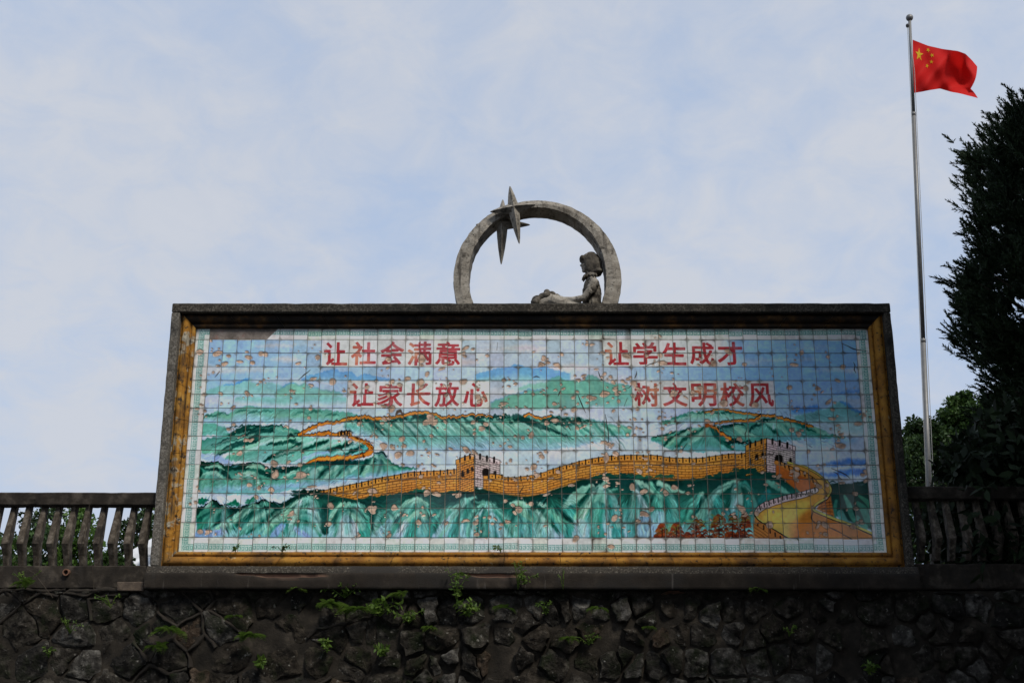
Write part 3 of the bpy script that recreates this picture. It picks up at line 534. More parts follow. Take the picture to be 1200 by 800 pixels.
    for u0, u1, r0, f in ((9, 18.95, 1, 0), (11, 20.98, 4, 0), (29, 38, 1, 1.2), (31, 40.98, 4, 0)):
        m = np.clip((xx - u0 * KP) / 2 + .5, 0, 1) * np.clip((u1 * KP - xx) / (2 + f * KP) + .5, 0, 1)
        m *= (yy >= rowv(r0)) * (yy < rowv(r0 + 2))
        blend((slice(None), slice(None)), m * (.86 + .12 * softn), WH)
    red = np.array([158, 36, 42.]); orange = np.array([196, 110, 50.])
    fadeN = np.clip((fnoise(60, 60, 17, 3) - .55) * 5, 0, 1)
    for ch, u0, r0 in glyphs['layout']:
        tri = glyphs['tris'][ch]                        # (n,3,2) normalised to a unit box, y up
        x0, y0 = (u0 + .19) * KP, rowv(r0) + .2 * KP
        bx, by = 1.64 * KP, 1.62 * KP
        ix0, iy0 = int(x0) - 3, int(y0) - 3; n_ = int(bx) + 8
        sl = (slice(iy0, iy0 + n_), slice(ix0, ix0 + n_)); ss = 3
        gy, gx = np.mgrid[0:n_ * ss, 0:n_ * ss]; gx = (gx + .5) / ss + ix0; gy = (gy + .5) / ss + iy0
        m = np.zeros(gx.shape, bool)
        px = tri[..., 0] * bx + x0; py = (1 - tri[..., 1]) * by + y0
        for (a, b, c), (d, e, f) in zip(px, py):
            k0, k1 = max(0, int((min(a, b, c) - ix0) * ss) - 1), int((max(a, b, c) - ix0) * ss) + 2
            l0, l1 = max(0, int((min(d, e, f) - iy0) * ss) - 1), int((max(d, e, f) - iy0) * ss) + 2
            X, Y = gx[l0:l1, k0:k1], gy[l0:l1, k0:k1]
            s1 = (b - a) * (Y - d) - (e - d) * (X - a); s2 = (c - b) * (Y - e) - (f - e) * (X - b); s3 = (a - c) * (Y - f) - (d - f) * (X - c)
            m[l0:l1, k0:k1] |= ((s1 >= 0) & (s2 >= 0) & (s3 >= 0)) | ((s1 <= 0) & (s2 <= 0) & (s3 <= 0))
        g = int(1.9 * ss)                                # embolden
        mm = m.copy()
        for dx in range(-g, g + 1):
            for dy in range(-g, g + 1):
                if dx * dx + dy * dy <= g * g * 1.1: mm |= np.roll(np.roll(m, dx, 1), dy, 0)
        cov = mm.reshape(n_, ss, n_, ss).mean((1, 3)).astype(np.float32)
        fd = fadeN[sl][..., None] * .7; col = red * (1 - fd) + orange * fd
        worn = np.clip((bristle[sl] - .3) * 6, 0, 1); cov = (cov * (.9 - .3 * fd[..., 0]) * (.78 + .22 * worn))[..., None]
        C[sl] = C[sl] * (1 - cov) + col * cov
    # ---- border with key pattern
    tx = np.minimum((xx / KP).astype(int), NC - 1)
    ty = np.where(yy < .82 * KP, 0, ((yy / KP - .82) + 1).astype(int)); ty = np.minimum(ty, NR - 1)
    fx = xx / KP - tx; fy = np.where(ty == 0, yy / KP / .82, (yy / KP - .82) - (ty - 1))
    bw = np.array([216, 217, 212.], np.float32)
    edge = (tx == 0) | (tx == NC - 1) | (ty == 0) | (ty == NR - 1)
    C[edge] = bw
    X0, X1 = .42, 47.9 - .44; Y0, Y1 = .26, 15.82 - .40     # centre lines of the band, half width .2
    qx, qy = xx / KP, yy / KP
    d = np.full((H, W), 9., np.float32); along = np.zeros((H, W), np.float32)
    for horiz, c in ((1, Y0), (1, Y1), (0, X0), (0, X1)):
        s_, l_ = (qy - c, qx) if horiz else (qx - c, qy)
        rng_ok = ((qx > X0 - .22) & (qx < X1 + .22)) if horiz else ((qy > Y0 - .22) & (qy < Y1 + .22))
        k = rng_ok & (abs(s_) < .22) & (abs(s_) < abs(d)); d[k] = s_[k]; along[k] = l_[k]
    inb = abs(d) < .21
    ph = (along * 4) % 1; q = (d + .21) / .42
    key = ((abs(q - .5) < .42) & ~(((ph < .14)) | ((ph < .82) & (abs(q - .2) < .09)) | ((abs(ph - .5) < .12) & (q > .42) & (q < .8)) | ((ph > .3) & (ph < .62) & (abs(q - .5) < .08))))
    tealb = np.where(key[..., None], np.array([110, 158, 150.]), np.array([184, 202, 197.]))
    tealb[abs(abs(d) - .2) < .012] = (90, 150, 142)
    C[inb] = tealb[inb]
    # every tile sits a hair off its neighbours and was fired a shade differently
    r = np.random.default_rng(55)
    ox, oy = r.normal(0, 1.1, (NR, NC)), r.normal(0, 1.1, (NR, NC)); sh = r.normal(1, .035, (NR, NC, 1)) * np.array([1, 1, 1.]) + r.normal(0, .012, (NR, NC, 3))
    C[:] = C[np.clip(yy + oy[ty, tx], 0, H - 1).astype(int), np.clip(xx + ox[ty, tx], 0, W - 1).astype(int)] * sh[ty, tx]
    # ---- glaze damage: chips, cracks, grime along the joints
    chip = np.zeros((H, W), np.float32)
    r = np.random.default_rng(123)
    wob1, wob2 = fnoise(16, 16, 61, 2), fnoise(16, 16, 62, 2)
    clusters = [(r.uniform(0.6, 47.3), r.uniform(1.2, 14.7)) for _ in range(270)] + [(28 + r.normal(0, 3.2), 5 + r.normal(0, 2.6)) for _ in range(50)]
    chips = []
    for ic, (cx0, cy0) in enumerate(clusters):
        if ic % 5 < 2: cx0 = round(cx0) + r.normal(0, .09)
        elif ic % 5 == 2: cy0 = round(cy0 - .82) + .82 + r.normal(0, .08)
        for _ in range(r.integers(1, 6)):
            s_ = min(.26, .04 + r.gamma(1.05, .048))
            chips.append((cx0 + r.normal(0, .3), cy0 + r.normal(0, .22), s_ * r.uniform(.8, 1.3), s_ * r.uniform(.5, .95), r.uniform(-.7, .7)))
    for x, y, a, b in ((289, 412, .18, .1), (267, 417, .22, .18), (296, 425, .28, .2), (372, 419, .22, .3), (350, 426, .25, .14), (468, 451, .3, .16), (930, 427, .42, .16), (500, 438, .2, .32), (494, 420, .3, .34),
                       (635, 427, .32, .22), (652, 427, .3, .16), (848, 472, .36, .34), (985, 522, .42, .26), (650, 492, .34, .24), (480, 530, .4, .3), (466, 532, .3, .34), (323, 556, .3, .3), (352, 556, .5, .34), (235, 622, .28, .26), (501, 577, .34, .3), (512, 578, .4, .2), (720, 606, .3, .3), (716, 640, .3, .2), (755, 575, .34, .24), (741, 570, .2, .38), (710, 535, .2, .46), (655, 552, .2, .2), (634, 535, .28, .24), (366, 569, .4, .1), (790, 570, .3, .24), (670, 568, .3, .14)):
        p = T([(x, y)])[0] / KP; chips.append((p[0], p[1], a * .72, b * .72, 0))
    for _ in range(46):                                  # corners knocked off
        cx0, cy0 = r.integers(1, 48), r.integers(0, 15) + .82; a = r.uniform(.1, .3)
        chips.append((cx0 + a * .4 * r.choice([-1, 1]), cy0 + a * .3 * r.choice([-1, 1]), a, a * r.uniform(.5, .9), r.choice([-.78, .78])))
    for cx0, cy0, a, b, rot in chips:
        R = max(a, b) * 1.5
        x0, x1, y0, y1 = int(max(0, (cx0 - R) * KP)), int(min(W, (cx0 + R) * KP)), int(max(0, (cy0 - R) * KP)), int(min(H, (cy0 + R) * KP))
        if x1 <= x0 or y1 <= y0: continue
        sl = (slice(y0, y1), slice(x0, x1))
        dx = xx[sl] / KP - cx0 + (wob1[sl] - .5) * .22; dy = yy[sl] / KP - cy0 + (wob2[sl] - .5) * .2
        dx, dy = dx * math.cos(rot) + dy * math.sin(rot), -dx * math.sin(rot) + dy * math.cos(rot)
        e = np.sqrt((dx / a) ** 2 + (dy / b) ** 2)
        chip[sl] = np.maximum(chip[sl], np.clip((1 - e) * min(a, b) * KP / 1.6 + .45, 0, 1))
    cracks = [[(986, 402), (993, 405), (1000, 408.5), (1008, 410), (1017, 411.5)], [(677, 462), (681, 472), (686, 483)], [(709, 485), (711, 497), (713, 510), (712, 527)], [(583, 401), (582, 410)], [(735, 466), (731, 476)], [(974, 560 - 12), (990, 555), (996, 560)], [(912, 460), (922, 462)]]
    for _ in range(26):
        x, y = r.uniform(245, 1005), r.uniform(402, 625); a = r.uniform(0, 6.28); cp = [(x, y)]
        for k in range(r.integers(2, 5)): a += r.normal(0, .5); x += math.cos(a) * 4.5; y += math.sin(a) * 4.5; cp.append((x, y))
        cracks.append(cp)
    for cpts in cracks:
        stroke(cpts, [.5, 1.3, .4], (48, 42, 38), .95, .7, br=.5)
    n1, n2, n3 = fnoise(20, 20, 71, 3), fnoise(90, 90, 72, 3), fnoise(7, 7, 73, 2)
    dirtT = r.random((NR, NC)) ** 3.5
    cg, rg = np.meshgrid(np.arange(NC), np.arange(NR))
    dirtT = dirtT * (.4 + .6 * np.exp(-((cg - 30) / 5.5) ** 2) + .5 * (rg >= 11) * np.exp(-((cg - 31) / 8.) ** 2)) + .16 * np.exp(-((cg - 30.5) / 2.5) ** 2)
    C[:] = C * (1 + (n3 - .5) * .16 + (n1 - .5) * .1)[..., None]
    wcol = np.where(tx == NC - 1, .9, 1.0)
    ex = np.minimum(fx, wcol - fx); ey = np.minimum(fy, 1 - fy) * np.where(ty == 0, .82, 1)
    dd = np.minimum(ex, ey); dc = np.hypot(np.maximum(.3 - ex, 0), np.maximum(.3 - ey, 0))
    dr = np.maximum(.0, .3 - np.maximum(dc, 0))            # rounded-corner distance to the joint
    ds = np.clip(dirtT[ty, tx], 0, 1)
    side = np.clip((fnoise(26, 26, 75, 2) - .42) * 5, 0, 1)
    g = np.exp(-dr / (.022 + .13 * ds * n1)) * (.3 + .9 * ds) * (.2 + 1.1 * side) * (.45 + .7 * n2)
    run = np.clip((fnoise(16, 260, 74, 3) - .52) * 4, 0, 1) * (.26 + .4 * np.exp(-((xx / KP - 30.5) / 3.) ** 2) + .3 * np.exp(-yy / KP / 1.2))
    g = np.clip(g * .85 + run * (.3 + ds) * .42, 0, .93)
    grime = np.array([72, 64, 55.])
    C[:] = C * (1 - g[..., None]) + grime * g[..., None]
    bis = np.array([204, 172, 148.]) * (.62 + .5 * n3)[..., None] + (n1[..., None] - .5) * 40
    darkchip = np.clip((n2 - .5) * 4, 0, 1)[..., None] * .35
    bis = bis * (1 - darkchip) + np.array([110, 92, 80.]) * darkchip
    rim = np.clip(blur(chip, 2) * 2.2, 0, 1) * (1 - np.clip(chip * 1.6, 0, 1)) * .55  # dark ring painted round each chip, standing in for its shadowed edge
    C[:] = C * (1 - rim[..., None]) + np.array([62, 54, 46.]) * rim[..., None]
    cm = np.clip(chip * 1.6, 0, 1)[..., None]
    C[:] = C * (1 - cm) + bis * cm
    # to linear albedo
    s_ = np.clip(C / 255, 0, 1); linC = np.where(s_ <= .04045, s_ / 12.92, ((s_ + .055) / 1.055) ** 2.4)
    linC = np.clip(linC * 1.24, 0, .84)
    return np.dstack([linC, np.clip(chip * 1.3, 0, 1)]).astype(np.float32)
def make_glyphs():
    words = (("让社会满意", 9, 1), ("让家长放心", 11, 4), ("让学生成才", 29, 1), ("树文明校风", 31, 4))
    layout, tris = [], {}
    for w, u0, r0 in words:
        for i, ch in enumerate(w):
            layout.append((ch, u0 + 2 * i, r0))
            if ch in tris: continue
            cu = bpy.data.curves.new('glyph', 'FONT'); cu.body = ch; cu.size = 1.0; cu.resolution_u = 3
            ob = bpy.data.objects.new('glyph', cu); bpy.context.scene.collection.objects.link(ob)
            dg = bpy.context.evaluated_depsgraph_get(); ev = ob.evaluated_get(dg); me = ev.to_mesh()
            me.calc_loop_triangles()
            co = np.array([v.co[:2] for v in me.vertices]); t = np.array([lt.vertices[:] for lt in me.loop_triangles])
            lo, hi = co.min(0), co.max(0)
            tris[ch] = ((co - lo) / (hi - lo))[t]
            ev.to_mesh_clear(); bpy.data.objects.remove(ob); bpy.data.curves.remove(cu)
    return {'layout': layout, 'tris': tris}
# ---------------------------------------------------------------- helpers
rnd = random.Random(5)
def tag(o, label=None, cat=None, group=None, kind=None):
    if label: o['label'] = label
    if cat: o['category'] = cat
    if group: o['group'] = group
    if kind: o['kind'] = kind
    return o
def empty(name, loc, label=None, cat=None, group=None):
    o = bpy.data.objects.new(name, None); o.location = loc; o.empty_display_size = .2; COL.objects.link(o)
    return tag(o, label, cat, group)
def make_mesh(name, V, F, m=None, smooth=False):
    me = bpy.data.meshes.new(name); me.from_pydata([tuple(v) for v in V], [], [tuple(f) for f in F])
    if m: me.materials.append(m)
    if smooth: me.polygons.foreach_set('use_smooth', [True] * len(me.polygons))
    me.update(); return me
def link(name, me, parent=None, loc=None):
    """parent is an Empty at parent.location; mesh vertices are world coordinates unless loc is given"""
    o = bpy.data.objects.new(name, me); COL.objects.link(o)
    if loc is not None: o.location = loc
    if parent is not None:
        o.parent = parent
        p = parent; off = Vector((0, 0, 0))
        while p is not None: off += Vector(p.location); p = p.parent
        o.location = Vector(o.location) - off
    return o
def add(name, V, F, m, parent=None, smooth=False):
    return link(name, make_mesh(name, V, F, m, smooth), parent)
def quads_mesh(name, P, m, smooth=False):
    """P: (n,k,3) polygons with k corners"""
    P = np.asarray(P, np.float32); n, k, _ = P.shape
    me = bpy.data.meshes.new(name); me.vertices.add(n * k); me.vertices.foreach_set('co', P.reshape(-1))
    me.loops.add(n * k); me.loops.foreach_set('vertex_index', np.arange(n * k, dtype=np.int32))
    me.polygons.add(n); me.polygons.foreach_set('loop_start', np.arange(0, n * k, k, dtype=np.int32))
    me.update(calc_edges=True); me.materials.append(m)
    if smooth: me.polygons.foreach_set('use_smooth', [True] * n)
    return me
class MB:
    def __init__(s): s.V, s.F = [], []
    def push(s, V, F):
        o = len(s.V); s.V += [tuple(v) for v in V]; s.F += [tuple(i + o for i in f) for f in F]
    def box(s, x0, x1, y0, y1, z0, z1):
        s.push([(x, y, z) for x in (x0, x1) for y in (y0, y1) for z in (z0, z1)],
               [(0, 1, 3, 2), (4, 6, 7, 5), (0, 4, 5, 1), (2, 3, 7, 6), (0, 2, 6, 4), (1, 5, 7, 3)])
    def tube(s, pts, rad, n=8, caps=True):
        pts = [Vector(p) for p in pts]; rad = list(rad) if hasattr(rad, '__len__') else [rad] * len(pts)
        rings = []; up = Vector((.13, .99, .07))
        for i, p in enumerate(pts):
            d = (pts[min(i + 1, len(pts) - 1)] - pts[max(i - 1, 0)]).normalized()
            a = d.cross(up); a = a.normalized() if a.length > 1e-4 else Vector((1, 0, 0)); b = d.cross(a)
            rings.append([p + (a * math.cos(2 * math.pi * k / n) + b * math.sin(2 * math.pi * k / n)) * rad[i] for k in range(n)])
        V = [v for r_ in rings for v in r_]; F = []
        for i in range(len(pts) - 1):
            for k in range(n): F.append((i * n + k, i * n + (k + 1) % n, (i + 1) * n + (k + 1) % n, (i + 1) * n + k))
        if caps: F += [tuple(range(n))[::-1], tuple(range((len(pts) - 1) * n, len(pts) * n))]
        s.push(V, F)
    def ball(s, c, r, nu=12, nv=8, rot=None):
        r = r if hasattr(r, '__len__') else (r, r, r); V = []; F = []
        for j in range(nv + 1):
            th = math.pi * j / nv
            for i in range(nu):
                ph = 2 * math.pi * i / nu
                v = Vector((r[0] * math.sin(th) * math.cos(ph), r[1] * math.sin(th) * math.sin(ph), r[2] * math.cos(th)))
                if rot: v = rot @ v
                V.append(v + Vector(c))
        for j in range(nv):
            for i in range(nu): F.append((j * nu + i, (j + 1) * nu + i, (j + 1) * nu + (i + 1) % nu, j * nu + (i + 1) % nu))
        s.push(V, F)
    def build(s, name, m, parent=None, smooth=False): return add(name, s.V, s.F, m, parent, smooth)
def grid_faces(nx, ny, wrapx=False):
    F = []
    for j in range(ny - 1):
        for i in range(nx if wrapx else nx - 1): F.append((j * nx + i, j * nx + (i + 1) % nx, (j + 1) * nx + (i + 1) % nx, (j + 1) * nx + i))
    return F
def nz(p, s=1.0, off=0.0): return mnoise.noise(Vector((p[0] * s + off, p[1] * s + off * .7, p[2] * s - off)))
def rough_box(x0, x1, y0, y1, z0, z1, seg=.06, amp=.004, chip=.0, bev=.006, seed=0.0):
    """a box of gridded faces whose surface wanders and whose edges are worn"""
    bm = bmesh.new(); bmesh.ops.create_cube(bm, size=1)
    for v in bm.verts: v.co = Vector(((x0 + x1) / 2 + v.co.x * (x1 - x0), (y0 + y1) / 2 + v.co.y * (y1 - y0), (z0 + z1) / 2 + v.co.z * (z1 - z0)))
    if bev: bmesh.ops.bevel(bm, geom=bm.edges[:], offset=bev, segments=1, affect='EDGES')
    for ax, (a, b) in enumerate(((x0, x1), (y0, y1), (z0, z1))):
        n = int((b - a) / seg)
        for k in range(1, n):
            co = [0, 0, 0]; no = [0, 0, 0]; co[ax] = a + (b - a) * k / n; no[ax] = 1
            bmesh.ops.bisect_plane(bm, geom=bm.verts[:] + bm.edges[:] + bm.faces[:], plane_co=co, plane_no=no)
    cx, cy, cz = (x0 + x1) / 2, (y0 + y1) / 2, (z0 + z1) / 2
    for v in bm.verts:
        p = v.co.copy(); d = Vector((nz(p, 9, seed), nz(p, 9, seed + 30), nz(p, 9, seed + 60))) * amp
        ne = sum((abs(p.x - x0) < bev * 1.5 or abs(p.x - x1) < bev * 1.5, abs(p.y - y0) < bev * 1.5 or abs(p.y - y1) < bev * 1.5, abs(p.z - z0) < bev * 1.5 or abs(p.z - z1) < bev * 1.5))
        if ne >= 2 and chip:
            k = max(0, nz(p, 7, seed + 90) - .1) * chip * 2.5
            dirv = Vector((0 if (x1 - x0) > 1 else cx - p.x, 0 if (y1 - y0) > 1 else cy - p.y, 0 if (z1 - z0) > 1 else cz - p.z))
            if dirv.length > 0: d += dirv.normalized() * k
        v.co = p + d
    V = [v.co[:] for v in bm.verts]; bm.verts.index_update(); F = [[v.index for v in f.verts] for f in bm.faces]; bm.free()
    return V, F

# ---------------------------------------------------------------- materials
def pmat(name, ramp, scale=6, detail=6, rough=.85, bump=.3, bscale=40, bdist=.01, spots=None, streak=None, spec=.3, mus=None, coord='pos', trans=0, bvor=False):
    """noise ramp base; spots = (colour, scale, lo, hi) overlay; streak = (colour, amount) vertical run-off stains"""
    m = bpy.data.materials.new(name); m.use_nodes = True; t = m.node_tree; L = t.links
    b = t.nodes['Principled BSDF']; b.inputs['Roughness'].default_value = rough; b.inputs['Specular IOR Level'].default_value = spec
    if coord == 'pos': g = N(t, 'ShaderNodeNewGeometry'); vec = g.outputs['Position']
    else: g = N(t, 'ShaderNodeTexCoord'); vec = g.outputs['Object']
    n = N(t, 'ShaderNodeTexNoise', i_Scale=scale, i_Detail=detail, i_Roughness=.62); L.new(vec, n.inputs['Vector'])
    r = N(t, 'ShaderNodeValToRGB'); els = r.color_ramp.elements
    while len(els) < len(ramp): els.new(.5)
    for e, (p, c) in zip(els, ramp): e.position = p; e.color = (*c, 1)
    L.new(n.outputs[0], r.inputs[0]); col = r.outputs[0]
    for sp in (spots or []):
        c, sc, lo, hi = sp[:4]
        s_ = N(t, 'ShaderNodeTexNoise', i_Scale=sc, i_Detail=5.0, i_Roughness=.65); L.new(vec, s_.inputs['Vector'])
        q = N(t, 'ShaderNodeMapRange', i_1=lo, i_2=hi); L.new(s_.outputs[0], q.inputs[0])
        mx = N(t, 'ShaderNodeMixRGB'); mx.inputs[2].default_value = (*c, 1); L.new(q.outputs[0], mx.inputs[0]); L.new(col, mx.inputs[1]); col = mx.outputs[0]
    if streak:
        c, lo, hi = streak
        mp = N(t, 'ShaderNodeMapping'); mp.inputs['Scale'].default_value = (9, 9, .9); L.new(vec, mp.inputs[0])
        s_ = N(t, 'ShaderNodeTexNoise', i_Scale=2.0, i_Detail=6.0, i_Roughness=.6); L.new(mp.outputs[0], s_.inputs['Vector'])
        q = N(t, 'ShaderNodeMapRange', i_1=lo, i_2=hi); L.new(s_.outputs[0], q.inputs[0])
        mx = N(t, 'ShaderNodeMixRGB'); mx.inputs[2].default_value = (*c, 1); L.new(q.outputs[0], mx.inputs[0]); L.new(col, mx.inputs[1]); col = mx.outputs[0]
    if mus:   # attribute-driven wear colour
        a = N(t, 'ShaderNodeAttribute', attribute_name='wear'); mx = N(t, 'ShaderNodeMixRGB'); mx.inputs[2].default_value = (*mus, 1)
        L.new(a.outputs['Fac'], mx.inputs[0]); L.new(col, mx.inputs[1]); col = mx.outputs[0]
    L.new(col, b.inputs['Base Color'])
    if bump:
        if bvor: bn = N(t, 'ShaderNodeTexVoronoi', i_Scale=bscale); hs = bn.outputs['Distance']
        else: bn = N(t, 'ShaderNodeTexNoise', i_Scale=bscale, i_Detail=8.0, i_Roughness=.7); hs = bn.outputs[0]
        L.new(vec, bn.inputs['Vector']); bp = N(t, 'ShaderNodeBump', i_Strength=bump, i_Distance=bdist); L.new(hs, bp.inputs['Height']); L.new(bp.outputs[0], b.inputs['Normal'])
    return m
def leafmat(name, cols, trans=.25, rough=.5, scale=1.2):
    m = bpy.data.materials.new(name); m.use_nodes = True; t = m.node_tree; L = t.links; b = t.nodes['Principled BSDF']
    g = N(t, 'ShaderNodeNewGeometry'); n = N(t, 'ShaderNodeTexNoise', i_Scale=scale, i_Detail=3.0); L.new(g.outputs['Position'], n.inputs['Vector'])
    ad = N(t, 'ShaderNodeMath', operation='MULTIPLY_ADD', i_1=.35); L.new(g.outputs['Random Per Island'], ad.inputs[0])
    sb = N(t, 'ShaderNodeMath', operation='SUBTRACT', i_1=.17); L.new(n.outputs[0], sb.inputs[0]); L.new(sb.outputs[0], ad.inputs[2])
    r = N(t, 'ShaderNodeValToRGB'); els = r.color_ramp.elements
    while len(els) < len(cols): els.new(.5)
    for e, p, c in zip(els, np.linspace(.25, .78, len(cols)), cols): e.position = p; e.color = (*c, 1)
    L.new(ad.outputs[0], r.inputs[0]); L.new(r.outputs[0], b.inputs['Base Color']); b.inputs['Roughness'].default_value = rough; b.inputs['Specular IOR Level'].default_value = .25
    tr = N(t, 'ShaderNodeBsdfTranslucent'); L.new(r.outputs[0], tr.inputs[0]); mx = N(t, 'ShaderNodeMixShader'); mx.inputs[0].default_value = trans
    o = t.nodes['Material Output']; L.new(b.outputs[0], mx.inputs[1]); L.new(tr.outputs[0], mx.inputs[2]); L.new(mx.outputs[0], o.inputs[0])
    return m
def plain(name, c, rough=.5, metal=0, spec=.5, coat=0):
    m = bpy.data.materials.new(name); m.use_nodes = True; t = m.node_tree; b = t.nodes['Principled BSDF']
    n = N(t, 'ShaderNodeTexNoise', i_Scale=14.0, i_Detail=5.0); g = N(t, 'ShaderNodeNewGeometry'); t.links.new(g.outputs['Position'], n.inputs['Vector'])
    r = N(t, 'ShaderNodeValToRGB'); r.color_ramp.elements[0].position = .3; r.color_ramp.elements[1].position = .75
    r.color_ramp.elements[0].color = (*[x * .82 for x in c], 1); r.color_ramp.elements[1].color = (*[min(1, x * 1.06) for x in c], 1)
    t.links.new(n.outputs[0], r.inputs[0]); t.links.new(r.outputs[0], b.inputs['Base Color'])
    b.inputs['Roughness'].default_value = rough; b.inputs['Metallic'].default_value = metal; b.inputs['Specular IOR Level'].default_value = spec; b.inputs['Coat Weight'].default_value = coat
    return m
M = {}
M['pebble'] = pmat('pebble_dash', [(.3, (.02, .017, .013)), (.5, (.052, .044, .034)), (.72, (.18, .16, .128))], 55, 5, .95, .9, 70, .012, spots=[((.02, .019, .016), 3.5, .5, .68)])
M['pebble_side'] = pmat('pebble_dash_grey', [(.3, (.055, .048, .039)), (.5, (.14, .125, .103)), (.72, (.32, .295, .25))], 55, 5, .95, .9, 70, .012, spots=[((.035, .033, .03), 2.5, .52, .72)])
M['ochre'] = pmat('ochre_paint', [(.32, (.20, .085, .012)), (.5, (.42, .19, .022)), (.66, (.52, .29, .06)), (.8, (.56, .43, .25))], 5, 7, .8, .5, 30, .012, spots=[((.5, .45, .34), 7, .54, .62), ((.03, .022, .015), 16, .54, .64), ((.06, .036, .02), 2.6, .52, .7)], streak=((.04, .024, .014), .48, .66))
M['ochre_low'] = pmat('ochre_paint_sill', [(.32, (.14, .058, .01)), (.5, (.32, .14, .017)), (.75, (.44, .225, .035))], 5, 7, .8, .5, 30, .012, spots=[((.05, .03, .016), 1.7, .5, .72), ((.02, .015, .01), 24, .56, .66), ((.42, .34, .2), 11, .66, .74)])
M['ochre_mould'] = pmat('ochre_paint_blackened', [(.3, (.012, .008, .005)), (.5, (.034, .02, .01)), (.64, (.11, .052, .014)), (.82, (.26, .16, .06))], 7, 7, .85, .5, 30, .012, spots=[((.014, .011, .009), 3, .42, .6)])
M['plinth'] = pmat('stained_render', [(.3, (.013, .0097, .007)), (.55, (.027, .0205, .0148)), (.78, (.062, .049, .036))], 4, 8, .95, .5, 45, .012, spots=[((.022, .019, .016), 2.2, .5, .66)], streak=((.13, .115, .1), .62, .8), mus=(.42, .24, .16))
M['ledge'] = pmat('ledge_granolith', [(.35, (.018, .0145, .0105)), (.55, (.05, .042, .032)), (.72, (.22, .195, .155))], 60, 5, .95, .7, 70, .01, spots=[((.03, .026, .022), 3, .48, .62)])
M['concrete'] = pmat('weathered_concrete', [(.3, (.012, .0092, .0066)), (.5, (.028, .022, .016)), (.7, (.085, .07, .054))], 7, 8, .95, .5, 50, .01, spots=[((.025, .021, .017), 9, .54, .68)], streak=((.03, .025, .02), .55, .74))
M['baluster'] = pmat('baluster_concrete', [(.3, (.03, .023, .016)), (.5, (.075, .06, .044)), (.7, (.19, .16, .125))], 16, 8, .95, .6, 60, .01, spots=[((.02, .016, .012), 7, .52, .66)])
M['stone_sculpt'] = pmat('weathered_cast_stone', [(.28, (.15, .128, .1)), (.5, (.33, .295, .245)), (.75, (.52, .48, .41))], 6, 8, .9, .7, 60, .015, spots=[((.06, .05, .038), 40, .56, .7), ((.06, .05, .038), 16, .6, .74), ((.045, .038, .03), 5, .55, .7)], streak=((.06, .05, .04), .54, .7))
M['stone_dark'] = pmat('blackened_cast_stone', [(.3, (.035, .029, .022)), (.52, (.1, .086, .067)), (.75, (.3, .27, .225))], 14, 8, .9, .6, 60, .012, spots=[((.03, .025, .02), 12, .5, .62)])
M['mortar'] = pmat('old_mortar', [(.3, (.011, .009, .0065)), (.55, (.029, .0235, .0172)), (.75, (.075, .061, .045))], 6, 8, 1, .7, 40, .02)
M['pointing'] = pmat('raised_pointing', [(.3, (.014, .0115, .009)), (.55, (.032, .026, .02)), (.8, (.07, .06, .047))], 8, 8, 1, .6, 50, .012, spots=[((.02, .024, .012), 4, .55, .7)])
STONES = []
for i, (a, b, c) in enumerate((((.013, .011, .0085), (.034, .029, .023), (.11, .098, .08)), ((.013, .0102, .0074), (.03, .0245, .018), (.085, .07, .053)), ((.022, .02, .017), (.062, .056, .048), (.19, .178, .155)), ((.024, .016, .0105), (.058, .041, .028), (.15, .112, .08)), ((.009, .0082, .007), (.021, .019, .0165), (.065, .059, .05)))):
    STONES.append(pmat('rubble_stone', [(.32, a), (.5, b), (.7, c)], 12, 12, .95, 1.0, 18, .05, spots=[((.012, .016, .006), 4.5, .5, .66), ((.26, .245, .21), 21, .62, .72), ((.006, .005, .004), 7, .54, .66)], spec=.15))
STONES.append(pmat('orange_stone', [(.3, (.06, .028, .016)), (.52, (.14, .072, .042)), (.78, (.3, .2, .13))], 14, 9, .9, 1.0, 20, .04, spots=[((.02, .017, .013), 7, .52, .64)]))
M['soil'] = pmat('soil', [(.3, (.04, .032, .022)), (.6, (.08, .062, .042)), (.8, (.06, .08, .03))], 1.5, 9, 1, .5, 12, .05)
M['asphalt'] = pmat('asphalt', [(.3, (.035, .035, .036)), (.6, (.055, .055, .055)), (.8, (.08, .08, .078))], 3, 9, .95, .4, 60, .01)
M['bark'] = pmat('bark', [(.3, (.03, .022, .016)), (.6, (.07, .055, .04)), (.8, (.11, .09, .07))], 8, 8, 1, .9, 20, .03)
M['juniper'] = leafmat('juniper_scale', [(.012, .022, .010), (.022, .04, .016), (.04, .065, .026)], .12, .6)
M['leaf_dark'] = leafmat('leaf_dark', [(.012, .026, .008), (.026, .052, .014), (.05, .09, .024)], .25)
M['leaf_mid'] = leafmat('leaf_mid', [(.02, .045, .01), (.045, .09, .02), (.085, .15, .035)], .3)
M['leaf_bright'] = leafmat('leaf_bright', [(.035, .075, .012), (.075, .15, .025), (.13, .22, .045)], .35)
M['bush_leaf'] = leafmat('bush_leaf', [(.006, .012, .0045), (.012, .023, .008), (.026, .045, .014)], .12, .7)
M['weed'] = leafmat('weed_leaf', [(.05, .1, .014), (.11, .19, .03), (.2, .28, .06)], .4, scale=6)
M['white_car'] = plain('white_car_paint', (.8, .8, .8), .25, 0, .5, 1.0)
M['glass'] = plain('dark_glass', (.02, .024, .028), .06, 0, .6)
M['tyre'] = plain('tyre_rubber', (.02, .02, .02), .9)
M['rim'] = plain('alloy_rim', (.5, .5, .52), .35, .8)
M['lamp_red'] = plain('tail_lamp', (.35, .02, .02), .2)
M['lamp_clear'] = plain('headlamp', (.6, .62, .64), .12)
M['black_plastic'] = plain('black_plastic', (.02, .02, .02), .7)
